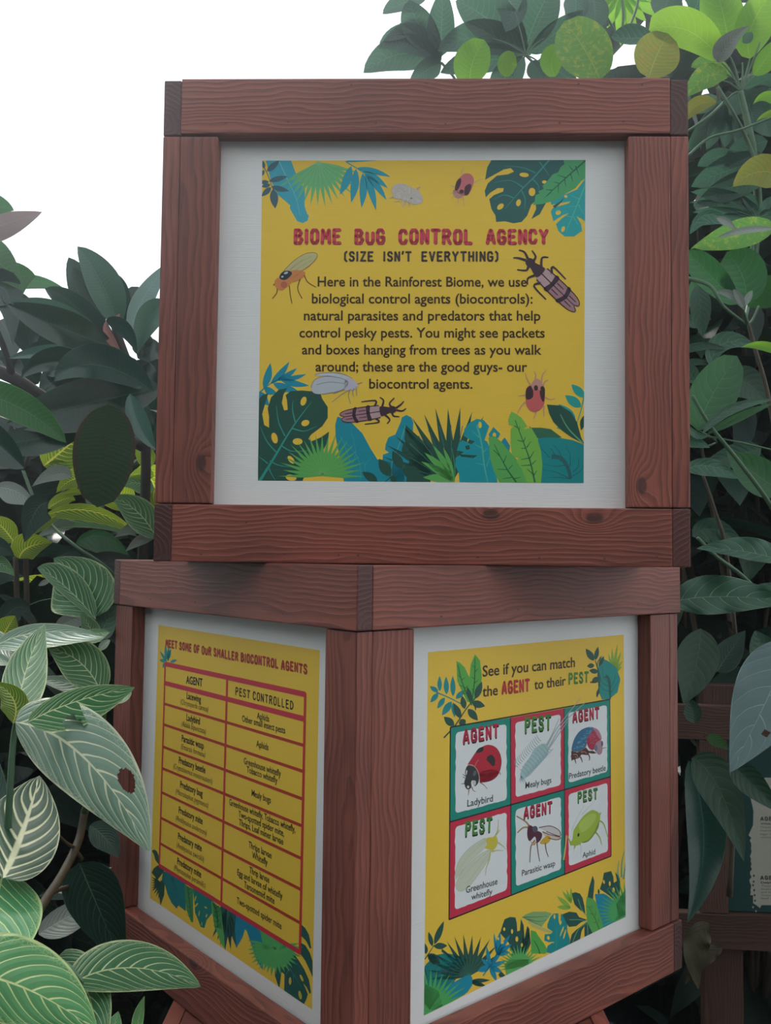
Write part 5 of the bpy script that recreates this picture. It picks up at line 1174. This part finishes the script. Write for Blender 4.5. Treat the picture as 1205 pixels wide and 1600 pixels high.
# ---- umbrella tree, top right
UT = thing('umbrella_tree', 'umbrella tree with radiating leaflets above and to the right of the upper box', 'tree', root_at(1165, 300, 2.4), 0, None)
q = lambda b, m_, e, wl, wr, d, mat, prof='long', **k: leaf(UT, b, m_, e, wl, wr, d, mat, prof, **k)
for b, m_, e, wl, wr, mat in (
    ((822, 82), (760, 28), (712, 2), 26, 34, 'umbrella'), ((830, 86), (755, 58), (684, 80), 22, 24, 'umbrella'), ((820, 80), (842, 20), (870, -30), 26, 26, 'umbrella'),
    ((828, 84), (870, 50), (912, 16), 14, 16, 'umbrella'), ((820, 92), (755, 95), (688, 114), 16, 22, 'umbrella'), ((820, 90), (790, 120), (770, 150), 20, 18, 'umbrella'),
    ((840, 95), (870, 110), (900, 130), 22, 22, 'umbrella'), ((830, 95), (840, 110), (850, 122), 14, 14, 'umbrella'),
    ((690, 100), (630, 84), (568, 114), 22, 26, 'umbrella'), ((690, 94), (640, 62), (592, 76), 18, 22, 'umbrella'), ((690, 88), (690, 40), (694, -20), 18, 17, 'umbrella'),
    ((690, 92), (655, 40), (640, 0), 22, 20, 'umbrella'), ((665, 0), (630, 5), (598, 22), 10, 14, 'umbrella'), ((668, 30), (640, 44), (600, 64), 10, 12, 'umbrella'),
    ((690, 100), (670, 108), (640, 130), 14, 14, 'umbrella'), ((735, 135), (738, 100), (757, 62), 24, 22, 'umbrella_lime'), ((796, 120), (792, 100), (803, 82), 12, 13, 'umbrella_lime'),
    ((868, 120), (862, 95), (876, 72), 15, 15, 'umbrella_lime'), ((780, -10), (800, 10), (790, 50), 20, 20, 'umbrella'),
    ((890, -20), (900, 10), (885, 40), 16, 16, 'umbrella'), ((925, -10), (930, 20), (925, 50), 18, 16, 'umbrella'), ((1050, -20), (1040, 10), (1030, 30), 22, 20, 'umbrella'),
    ((1080, 20), (1090, -10), (1060, -40), 24, 24, 'umbrella'), ((1090, 40), (1075, 30), (1045, 45), 10, 12, 'umbrella_lime'), ((1150, 30), (1120, 20), (1090, 30), 20, 22, 'umbrella')):
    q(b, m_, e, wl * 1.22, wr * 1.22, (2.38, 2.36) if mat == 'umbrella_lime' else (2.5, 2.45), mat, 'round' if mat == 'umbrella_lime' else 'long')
q((938, 125), (914, 78), (882, 33), 44, 44, (2.25, 2.25), 'umbrella_spot', 'round', label='rounded green leaf with yellow mottling, above the box')
q((1014, 122), (1026, 88), (1044, 52), 36, 36, (2.25, 2.25), 'umbrella_brown', 'round', label='rounded yellowing leaf, above the box')
q((1024, 58), (985, 60), (955, 58), 10, 24, (2.4, 2.4), 'greyleaf')
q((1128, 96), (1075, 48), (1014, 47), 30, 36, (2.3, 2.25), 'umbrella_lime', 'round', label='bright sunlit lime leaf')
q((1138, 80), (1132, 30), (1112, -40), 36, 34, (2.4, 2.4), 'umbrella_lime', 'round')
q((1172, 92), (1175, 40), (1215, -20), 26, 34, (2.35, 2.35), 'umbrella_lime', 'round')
q((1178, 118), (1198, 90), (1225, 55), 14, 18, (2.3, 2.3), 'umbrella_lime')
q((1122, 98), (1140, 66), (1172, 40), 17, 14, (2.2, 2.15), 'silver', 'tip', fold=.5, label='shiny twisted leaf')
q((1175, 50), (1168, 60), (1160, 66), 8, 8, (2.18, 2.18), 'umbrella')
q((1137, 122), (1105, 120), (1072, 152), 18, 20, (2.25, 2.25), 'umbrella_spot')
q((1120, 160), (1090, 165), (1070, 190), 12, 14, (2.3, 2.3), 'umbrella_brown')
q((1145, 120), (1110, 100), (1080, 105), 14, 14, (2.35, 2.35), 'umbrella_spot')
for b, e, w in (((1128, 160), (1082, 226), 12), ((1130, 160), (1104, 234), 13), ((1132, 160), (1133, 230), 15), ((1136, 158), (1158, 220), 14), ((1165, 150), (1150, 225), 16), ((1168, 150), (1204, 214), 24), ((1165, 148), (1215, 150), 16), ((1160, 140), (1210, 118), 16), ((1128, 155), (1070, 240), 12), ((1160, 145), (1180, 200), 20), ((1120, 150), (1075, 175), 14), ((1165, 140), (1140, 180), 18)):
    q(b, ((b[0] + e[0]) / 2 + 3, (b[1] + e[1]) / 2), e, w, w, (2.45, 2.4), 'umbrella')
q((1230, 166), (1200, 150), (1177, 163), 11, 9, (2.2, 2.2), 'umbrella_lime', 'tip')
q((1240, 180), (1205, 178), (1182, 190), 6, 7, (2.2, 2.2), 'umbrella_lime', 'tip')
q((1235, 285), (1190, 268), (1145, 292), 26, 28, (2.1, 2.1), 'umbrella_brown', 'ovate', label='olive leaf tinged yellow, at the right edge')
for b, e, w in (((1210, 250), (1080, 292), 24), ((1210, 270), (1085, 325), 20), ((1150, 245), (1090, 260), 14), ((1200, 220), (1130, 262), 20), ((1190, 330), (1080, 300), 12), ((1183, 342), (1078, 316), 7), ((1183, 342), (1082, 332), 7), ((1183, 344), (1095, 352), 8), ((1183, 340), (1130, 300), 8), ((1185, 340), (1215, 310), 8), ((1185, 342), (1220, 350), 12), ((1183, 340), (1160, 300), 10)):
    q(b, ((b[0] + e[0]) / 2, (b[1] + e[1]) / 2 - 7), e, w, w, (2.3, 2.3), 'umbrella', nu=12, nv=3)
q((1078, 366), (1108, 335), (1152, 360), 8, 14, (2.0, 2.0), 'greyleaf')
q((1120, 340), (1135, 345), (1150, 358), 5, 8, (1.98, 1.98), 'silver')
q((1212, 352), (1150, 368), (1078, 390), 22, 24, (2.1, 2.05), 'umbrella_spot', 'ovate')
q((1210, 358), (1165, 360), (1120, 372), 5, 6, (2.0, 2.0), 'silver')
q((1152, 476), (1110, 430), (1072, 392), 24, 24, (2.1, 2.05), 'mid', 'round')
q((1166, 472), (1160, 430), (1136, 394), 38, 40, (2.1, 2.1), 'mid', 'round', label='broad rounded mid-green leaf')
q((1170, 480), (1195, 455), (1230, 440), 24, 26, (2.15, 2.1), 'mid')
q((1165, 485), (1145, 462), (1118, 456), 7, 7, (2.05, 2.05), 'silver'); q((1162, 482), (1155, 465), (1146, 452), 6, 7, (2.04, 2.04), 'silver'); q((1164, 478), (1170, 465), (1176, 454), 6, 5, (2.04, 2.04), 'silver')
# small fan of lime leaflets in the sky gap
for i in range(11):
    a = math.radians(-10 + i * 20); r = 62 + 12 * (i % 3); cx, cy = 970, -14
    q((cx + 8 * math.cos(a), cy + 8 * math.sin(a)), (cx + r * .5 * math.cos(a), cy + r * .5 * math.sin(a) + 2), (cx + r * math.cos(a), cy + r * math.sin(a)), 9, 9, (2.7, 2.7), 'umbrella_lime', 'long', nu=8, nv=2)
hub = (1157, 143, 2.3)
pstem(UT, [(1175, 420, 2.4), (1185, 330, 2.35), (1178, 240, 2.3), (1168, 190, 2.3), hub], 7, 4.5)
pstem(UT, [(1188, 270, 2.25), (1168, 220, 2.25), (1145, 175, 2.2), (1122, 136, 2.2)], 3.4, 2.6)
for p in ((1135, 115), (1160, 98), (1176, 112), (1188, 66), (1128, 98), (1178, 120), (1138, 82), (1130, 160), (1120, 125), (1172, 92)): pstem(UT, [hub, ((1157 + p[0]) / 2 + 2, (143 + p[1]) / 2 - 4, 2.3), (*p, 2.3)], 1.8, 1.2)
pstem(UT, [(1075, 244, 2.2), (1108, 216, 2.2), (1152, 204, 2.2), (1190, 190, 2.2), (1225, 176, 2.2)], 2, 1.8)
pstem(UT, [(1076, 205, 2.3), (1110, 180, 2.3), (1130, 160, 2.35)], 2.2, 2)
for a, b in (((900, -20), (926, 58)), ((971, -14), (971, 62)), ((915, -20), (965, 56)), ((935, -20), (950, 40)), ((1000, -20), (985, 40)), ((820, 85), (880, 150)), ((690, 98), (720, 140))): pstem(UT, [(*a, 2.5), ((a[0] + b[0]) / 2 + 3, (a[1] + b[1]) / 2, 2.5), (*b, 2.5)], 2, 2)
for e in ((805, 20), (850, 20), (790, 92), (770, 60), (800, 118), (850, 60), (780, 100), (850, 105)): pstem(UT, [(822, 86, 2.44), ((822 + e[0]) / 2, (86 + e[1]) / 2 - 3, 2.44), (*e, 2.44)], 1.4, .8)
pstem(UT, [(1165, 500, 2.2), (1178, 420, 2.35), (1183, 342, 2.32)], 3, 3)
for e in ((1140, 325), (1150, 335), (1160, 322), (1195, 325), (1200, 335), (1172, 318)): pstem(UT, [(1183, 342, 2.3), (*e, 2.3)], 1.4, 1)

# ---- broad-leaved shrub, right middle
BR = thing('broad_leaved_shrub', 'dark green shrub with wavy-edged leaves between the timber boxes and the right edge', 'shrub', root_at(1200, 1000, 2.3), 0, None)
TILT[BR.name] = .35
q = lambda *a, **k: leaf(BR, *a, **k)
q((1092, 445), (1094, 480), (1098, 525), 18, 16, (2.2, 2.2), 'dull', 'long')
q((1080, 440), (1090, 470), (1085, 510), 14, 14, (2.25, 2.25), 'mid', 'long')
q((1225, 552), (1190, 540), (1158, 543), 8, 8, (2.1, 2.1), 'umbrella_lime', 'tip', label='narrow bright lime leaf')
q((1110, 572), (1135, 535), (1190, 548), 18, 12, (2.25, 2.25), 'greyleaf')
q((1060, 552), (1095, 540), (1135, 545), 6, 8, (2.25, 2.25), 'dull')
q((1060, 572), (1090, 565), (1120, 572), 5, 6, (2.25, 2.25), 'dull')
q((1090, 672), (1112, 620), (1152, 556), 36, 38, (2.05, 2.05), 'mid', 'round', label='large rounded dark green leaf')
q((1145, 600), (1170, 600), (1205, 640), 26, 26, (2.3, 2.3), 'dull')
q((1088, 600), (1075, 580), (1060, 575), 14, 14, (2.3, 2.3), 'greyleaf')
q((1098, 678), (1140, 640), (1210, 624), 7, 9, (2.0, 2.0), 'greyleaf', 'long'); q((1105, 678), (1150, 652), (1208, 630), 5, 9, (2.02, 2.02), 'mid', 'long')
q((1068, 735), (1108, 728), (1155, 748), 12, 16, (2.0, 2.0), 'greyleaf', 'long', wav=.2)
q((1065, 690), (1085, 690), (1110, 700), 10, 10, (2.0, 2.0), 'greyleaf')
q((1070, 660), (1090, 680), (1110, 678), 5, 6, (2.0, 2.0), 'greyleaf')
q((1225, 770), (1180, 740), (1135, 705), 28, 30, (2.1, 2.1), 'mid', 'ovate')
q((1190, 700), (1150, 712), (1100, 722), 20, 20, (2.2, 2.2), 'dull')
q((1082, 838), (1120, 828), (1168, 862), 18, 24, (2.1, 2.1), 'dull', 'ovate', wav=.15)
q((1225, 878), (1165, 862), (1088, 857), 12, 24, (1.9, 1.85), 'greyleaf', 'ovate', wav=.25, fold=.15)
q((1050, 941), (1130, 932), (1240, 942), 34, 28, (1.8, 1.8), 'greyleaf', 'ovate', wav=.3, fold=.15, nu=24, label='long wavy grey-green leaf lying level, with a pale midrib')
q((1240, 925), (1190, 930), (1150, 940), 16, 18, (1.95, 1.95), 'greyleaf')
q((1095, 982), (1088, 1040), (1068, 1100), 34, 34, (2.0, 1.95), 'dull', 'ovate')
q((1120, 1050), (1140, 1020), (1165, 985), 22, 22, (2.1, 2.1), 'sanchezia_dark', 'ovate')
q((1220, 1050), (1195, 1015), (1180, 985), 26, 22, (1.7, 1.7), 'dull')
q((1238, 1000), (1200, 1090), (1141, 1207), 62, 58, (1.45, 1.40), 'blue', 'ovate', fold=.1, nu=26, nv=8, label='broad blue-green leaf with torn slits at the right edge', hole=(.72, -.55, .03, .12))
q((1105, 1152), (1120, 1158), (1140, 1172), 10, 9, (1.5, 1.45), 'mid')
q((1081, 1184), (1125, 1235), (1163, 1347), 34, 30, (1.6, 1.55), 'dull', 'ovate', label='pointed dark leaf hanging over the distant frame')
q((1076, 1188), (1100, 1315), (1074, 1442), 36, 26, (1.75, 1.65), 'rubber', 'ovate', tilt=0, nu=22, label='long dark hanging leaf next to the lower box')
q((1142, 1193), (1175, 1225), (1222, 1272), 22, 20, (1.5, 1.5), 'dull', 'ovate')
q((1085, 1130), (1082, 1110), (1075, 1090), 14, 14, (2.0, 2.0), 'dull')
q((1108, 1442), (1085, 1480), (1092, 1546), 24, 18, (2.1, 2.1), 'dry', 'ovate', wav=.3, label='dry brown leaf hanging near the floor')
q((1130, 1480), (1100, 1500), (1070, 1540), 12, 14, (2.1, 2.1), 'dry', 'ovate', wav=.3)
q((1070, 505), (1090, 500), (1112, 498), 12, 12, (2.35, 2.35), 'dull')
pstem(BR, [(1168, 500, 2.15), (1180, 545, 2.15), (1196, 600, 2.15), (1210, 670, 2.15), (1230, 800, 2.15)], 3, 4, 'stem')
pstem(BR, [(1082, 618, 2.0), (1110, 665, 2.0), (1150, 715, 2.0), (1205, 790, 2.0), (1240, 860, 2.05)], 2.6, 4)
pstem(BR, [(1098, 740, 2.1), (1118, 800, 2.1), (1135, 860, 2.1), (1150, 1000, 2.15)], 2.4, 3.4, 'stem')
pstem(BR, [(1090, 840, 2.0), (1120, 870, 2.0), (1160, 900, 2.05), (1220, 960, 2.1)], 3, 4)
pstem(BR, [(1075, 435, 2.05), (1110, 447, 2.02), (1130, 478, 2.02), (1165, 505, 2.1)], 3.4, 2.2)
pstem(BR, [(1092, 680, 2.05), (1150, 690, 2.05), (1215, 705, 2.05)], 1.4, 1.4)
pstem(BR, [(1160, 480, 2.05), (1168, 505, 2.1)], 2, 3); pstem(BR, [(1186, 478, 2.1), (1176, 500, 2.1), (1168, 508, 2.1)], 1.6, 2)
pstem(BR, [(1095, 700, 2.1), (1120, 690, 2.1), (1090, 672, 2.05)], 1.5, 1.5)
pstem(BR, [(1160, 1050, 2.1), (1150, 1200, 2.15), (1140, 1400, 2.2)], 4, 5, 'stem')

# ---------------------------------------------------------------- the timber information frame standing behind, lower right
def rear_sign():
    p0 = at(1104, 1400, 2.35)
    r = thing('information_frame', 'small timber frame with a dark green notice, half hidden behind leaves at the lower right', 'sign', (p0.x - .045, p0.y, 0), -.08)
    inv = r.matrix_local if False else parent_mat(r)
    zb = at(1104, 1480, 2.35).z; zt = at(1104, 1158, 2.35).z
    w = .62; h = zt - zb + .05
    board('rail', r, (-.035, 0, zb), (w, .028, zb + .09), 'x', 'wood_dark')
    board('rail', r, (-.045, 0, zt), (w, .028, zt + .09), 'x', 'wood_dark')
    board('corner_board', r, (.028, 0, zb + .0915), (.10, .028, zt - .0015), 'z', 'wood_dark')
    board('corner_board', r, (w - .10, 0, zb + .0915), (w - .028, .028, zt - .0015), 'z', 'wood_dark')
    board('leg', r, (.045, .030, 0), (.145, .070, zt + .14), 'z', 'wood_dark')
    board('leg', r, (w - .15, .030, 0), (w - .05, .070, zt + .14), 'z', 'wood_dark')
    pn = panel(r, 'notice_board', w - .20, zt - zb - .094, face_mat((.10, .018, zb + .092), (1, 0, 0), (0, 0, 1)), 'dark green printed board')
    pn.data.materials[0] = pmat((.008, .048, .045))
    S = Sheet(pn); S.crop(1130, 1180, .15625); S.begin('notice_print', 'grey paper-coloured field with dark lines of text')
    rg = random.Random(3); P = [(420, 225), (900, 225), (900, 1500), (385, 1500), (370, 1530), (335, 1500), (300, 1480), (300, 1400)]
    y = 1400
    while y > 820: P.append((278 + rg.uniform(-14, 12), y)); y -= 26
    P += [(255, 800), (300, 700), (305, 560), (275, 425)]
    S.poly(P, (.30, .30, .26), 1)
    for x, y in ((308, 1205), (300, 1300), (312, 1350), (316, 1400), (320, 1455), (306, 1265), (300, 1520), (330, 1560)): S.ell(x, y, 9, 12, 0, (.008, .048, .045) if y < 1500 else (.30, .30, .26), 2)
    for yy in (655, 1245):
        S.chunky('AGENT', (372, yy), (590, yy), (372, yy - 38), (.02, .02, .02), 2, None, .26)
    S.text('White-fly', (374, 694), (560, 694), (374, 676), (.02, .02, .02), 2, .03)
    S.text('Delphastus', (380, 1282), (590, 1282), (380, 1264), (.02, .02, .02), 2, .03)
    for i, tx in enumerate(('These parasitic', 'insects lay their', 'eggs inside the', 'whitefly scale')): S.text(tx, (372, 728 + 34 * i), (640, 728 + 34 * i), (372, 710 + 34 * i), (.05, .05, .045), 2)
    for i, tx in enumerate(('These little black', 'beetles eat eggs', 'and larvae of the', 'Greenhouse and', 'leaf whitefly')): S.text(tx, (384, 1316 + 31 * i), (650, 1316 + 31 * i), (384, 1298 + 31 * i), (.05, .05, .045), 2)
    S.finish()
rear_sign()

# ---------------------------------------------------------------- glasshouse beam seen through the leaves
bp = at(1140, 235, 6.5)
g = thing('concrete_beam', 'grey beam glimpsed between leaves to the right of the upper box', 'beam', (bp.x, bp.y, bp.z - .12))
board('beam', g, (-.35, 0, -.03), (.22, .25, .11), 'x', plain('weathered_concrete', (.20, .19, .17), .9, .5, 30, (1, 1, 1), .2), .01)
for i in range(9): board('slat', g, (-.34 + .06 * i, .02, -.10), (-.31 + .06 * i, .05, -.035), 'z', plain('galvanised_mesh', (.15, .16, .17), .6) if i == 0 else bpy.data.materials['galvanised_mesh'], .003)

# ---------------------------------------------------------------- background shrubs: every leaf its own part
def leaf_proto(name, ln, wd, mat, prof='ovate', nu=6, nv=2, fold=.3, droop=.35):
    f = PROF[prof]; vs_, uvs, fs = [], [], []; cols = 2 * nv + 1
    for i in range(nu + 1):
        t = i / nu; h = f(t) * wd / 2 if 0 < t < 1 else 0
        for j in range(-nv, nv + 1):
            s = j / nv; vs_.append((ln * t, h * s, fold * h * abs(s) - droop * ln * t * t)); uvs.append((t, .5 + .5 * s))
    for i in range(nu):
        for j in range(cols - 1): a = i * cols + j; fs.append([a, a + cols, a + cols + 1, a + 1])
    me = mesh_from(name, vs_, fs, True); ul = me.uv_layers.new(name='uv')
    for lp in me.loops: ul.data[lp.index].uv = uvs[lp.vertex_index]
    me.materials.append(L[mat]); return me
def shrub(name, label, cat, base, boxes, protos, n, seed, group=None, sc=(.7, 1.25)):
    rg = random.Random(seed); r = thing(name, label, cat, (base[0], base[1], 0), 0, group)
    inv = parent_mat(r).inverted(); tot = sum(b[6] for b in boxes)
    tips = []
    for k in range(n):
        u = rg.random() * tot
        for b in boxes:
            u -= b[6]
            if u <= 0: break
        p = Vector((rg.uniform(b[0], b[1]), rg.uniform(b[2], b[3]), rg.uniform(b[4], b[5])))
        az = rg.uniform(0, 6.28); s = rg.uniform(*sc)
        mm = Matrix.Translation(p) @ Matrix.Rotation(az, 4, 'Z') @ Matrix.Rotation(rg.uniform(-.5, .9), 4, 'Y') @ Matrix.Rotation(rg.uniform(-.7, .7), 4, 'X') @ Matrix.Scale(s, 4)
        o = bpy.data.objects.new('leaf', rg.choice(protos)); C.objects.link(o); o.parent = r; o.matrix_local = inv @ mm
        if k % 14 == 0: tips.append(p)
    for i, p in enumerate(tips[:14]):
        q0 = Vector((base[0] + rg.uniform(-.15, .15), base[1] + rg.uniform(-.1, .1), .0)); md_ = q0.lerp(p, .5) + Vector((rg.uniform(-.1, .1), rg.uniform(-.1, .1), .1))
        tube('stem', [q0, md_, p], [.012, .009, .005], r, M['stem'], 5)
    return r
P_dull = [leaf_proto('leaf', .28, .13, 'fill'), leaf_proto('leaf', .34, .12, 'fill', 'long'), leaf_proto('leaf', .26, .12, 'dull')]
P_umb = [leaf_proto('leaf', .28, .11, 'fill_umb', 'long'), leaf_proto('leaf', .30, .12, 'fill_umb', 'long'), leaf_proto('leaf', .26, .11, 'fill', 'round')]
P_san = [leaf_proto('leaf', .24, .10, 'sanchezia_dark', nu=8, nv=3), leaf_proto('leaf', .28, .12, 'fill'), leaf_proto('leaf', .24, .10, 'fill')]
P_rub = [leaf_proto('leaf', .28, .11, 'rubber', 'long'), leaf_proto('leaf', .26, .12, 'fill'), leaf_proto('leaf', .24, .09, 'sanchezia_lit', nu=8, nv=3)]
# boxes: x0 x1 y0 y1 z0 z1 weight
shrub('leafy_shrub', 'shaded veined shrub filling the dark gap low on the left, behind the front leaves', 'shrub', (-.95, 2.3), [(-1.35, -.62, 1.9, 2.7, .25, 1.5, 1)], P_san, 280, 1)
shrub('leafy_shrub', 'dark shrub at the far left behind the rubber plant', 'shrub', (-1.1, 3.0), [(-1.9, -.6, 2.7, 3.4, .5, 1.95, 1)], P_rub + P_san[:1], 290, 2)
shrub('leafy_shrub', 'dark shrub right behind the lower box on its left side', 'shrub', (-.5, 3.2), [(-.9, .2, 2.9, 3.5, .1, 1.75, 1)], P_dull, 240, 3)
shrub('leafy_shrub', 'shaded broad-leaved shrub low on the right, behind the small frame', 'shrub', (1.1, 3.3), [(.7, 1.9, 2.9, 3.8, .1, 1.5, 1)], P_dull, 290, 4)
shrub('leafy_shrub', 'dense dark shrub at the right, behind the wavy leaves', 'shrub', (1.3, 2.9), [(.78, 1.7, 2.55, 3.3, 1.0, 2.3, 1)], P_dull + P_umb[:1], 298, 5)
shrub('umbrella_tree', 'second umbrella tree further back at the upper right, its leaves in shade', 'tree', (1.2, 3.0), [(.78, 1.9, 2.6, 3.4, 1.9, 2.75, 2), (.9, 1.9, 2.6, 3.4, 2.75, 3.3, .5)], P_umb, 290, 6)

# a hedge further back, its leaves too small and too many to count
def hedge(name, label, boxes, n, seed, mat, ln=.22):
    rg = random.Random(seed); vs_, fs, uvs = [], [], []
    tot = sum(b[6] for b in boxes)
    prof = ((0, 0), (.3, .5), (.7, .38), (1, 0))
    for k in range(n):
        u = rg.random() * tot
        for b in boxes:
            u -= b[6]
            if u <= 0: break
        p = Vector((rg.uniform(b[0], b[1]), rg.uniform(b[2], b[3]), rg.uniform(b[4], b[5])))
        mm = Matrix.Translation(p) @ Matrix.Rotation(rg.uniform(0, 6.28), 4, 'Z') @ Matrix.Rotation(rg.uniform(-.4, 1.1), 4, 'Y') @ Matrix.Rotation(rg.uniform(-.8, .8), 4, 'X')
        l = ln * rg.uniform(.7, 1.3); w = l * .45; i0 = len(vs_)
        pts = [(0, 0, 0, 0, .5), (l * .3, -w * .5, .12 * w, .3, 0), (l * .3, 0, -.02 * l, .3, .5), (l * .3, w * .5, .12 * w, .3, 1), (l * .7, -w * .4, -.1 * l, .7, 0), (l * .7, 0, -.14 * l, .7, .5), (l * .7, w * .4, -.1 * l, .7, 1), (l, 0, -.3 * l, 1, .5)]
        for q_ in pts: vs_.append(mm @ Vector(q_[:3])); uvs.append(q_[3:])
        for f in ((0, 2, 1), (0, 3, 2), (1, 2, 5, 4), (2, 3, 6, 5), (4, 5, 7), (5, 6, 7)): fs.append([i0 + a for a in f])
    me = mesh_from(name, vs_, fs, True); ul = me.uv_layers.new(name='uv')
    for lp in me.loops: ul.data[lp.index].uv = uvs[lp.vertex_index]
    o = obj(name, me, None, L[mat]); o['kind'] = 'stuff'; o['label'] = label; o['category'] = 'foliage'; return o
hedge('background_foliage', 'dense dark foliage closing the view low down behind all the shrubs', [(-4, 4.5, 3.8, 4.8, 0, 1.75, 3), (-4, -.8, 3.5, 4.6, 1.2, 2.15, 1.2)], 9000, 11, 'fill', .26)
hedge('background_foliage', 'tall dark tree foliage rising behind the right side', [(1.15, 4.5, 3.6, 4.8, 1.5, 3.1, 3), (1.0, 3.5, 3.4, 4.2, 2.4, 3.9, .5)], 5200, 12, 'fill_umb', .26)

hedge('background_foliage', 'unseen tall planting behind the viewer, added to cut the light on the boxes', [(-5, 5, -3.6, -2.6, 0, 3.6, 1)], 5200, 13, 'dull', .34)  # out of view; added to dim the light on the front faces
hedge('background_foliage', 'unseen dense planting on the left, added to cut the light from that side', [(-3.2, -2.2, -2.6, 1.6, 0, 2.6, 1)], 3400, 14, 'dull', .3)  # also unseen, added so less light reaches the lower left face

def ground_patch(name, label, cat, px, py, pts, mat, h):
    p = at(px, py, 3.1); k = CAM.z / (CAM.z - p.z); c = CAM + (p - CAM) * k * .985; n = len(pts)
    vs_ = [(x, y, 0) for x, y in pts] + [(x * .97, y * .97, h) for x, y in pts]
    o = obj(name, mesh_from(name, vs_, [[i, (i + 1) % n, n + (i + 1) % n, n + i] for i in range(n)] + [list(range(n, 2 * n))]), None, mat)
    o.location = (c.x, c.y, .02); o['label'] = label; o['category'] = cat
wat = NT('still_water'); M['water'] = wat.out(wat.n('ShaderNodeBsdfPrincipled', {'Base Color': (.01, .014, .016, 1), 'Roughness': .04}).outputs[0])
rg = random.Random(5)
ground_patch('puddle', 'small dark puddle glinting on the soil by the foot of the boxes', 'puddle', 1035, 1585, [((.26 + rg.uniform(-.05, .05)) * math.cos(i * .45), (.2 + rg.uniform(-.04, .04)) * math.sin(i * .45)) for i in range(14)], M['water'], .012)
ground_patch('paving_slab', 'grey stone slab on the ground at the bottom right corner', 'slab', 1190, 1585, [(-.12, -.2), (.3, -.25), (.35, .12), (-.05, .10)], plain('grey_stone', (.06, .06, .066), .75, .5, 40, (1, 1, 1), .3), .03)

# ---------------------------------------------------------------- thin even haze volume, added to imitate lens glare near the bright sky
def haze():
    bm = bmesh.new(); bmesh.ops.create_cube(bm, size=1)
    for v in bm.verts: v.co = Vector((v.co.x * 15.6, v.co.y * 12.2 + 1.2, v.co.z * 9 + 4.2))
    me = bpy.data.meshes.new('glare_veil'); bm.to_mesh(me); bm.free()
    t = NT('glare_scatter'); o = obj('glare_veil', me, None, t.m)
    v = t.n('ShaderNodeVolumeScatter', {'Color': (.86, .93, 1.0, 1), 'Density': HAZE, 'Anisotropy': .93})
    out = t.n('ShaderNodeOutputMaterial'); t.t.links.new(v.outputs[0], out.inputs['Volume'])
    o['kind'] = 'stuff'; o['label'] = 'thin even haze added to imitate the veil of lens glare near the sky'; o['category'] = 'haze'
HAZE = .052
haze()
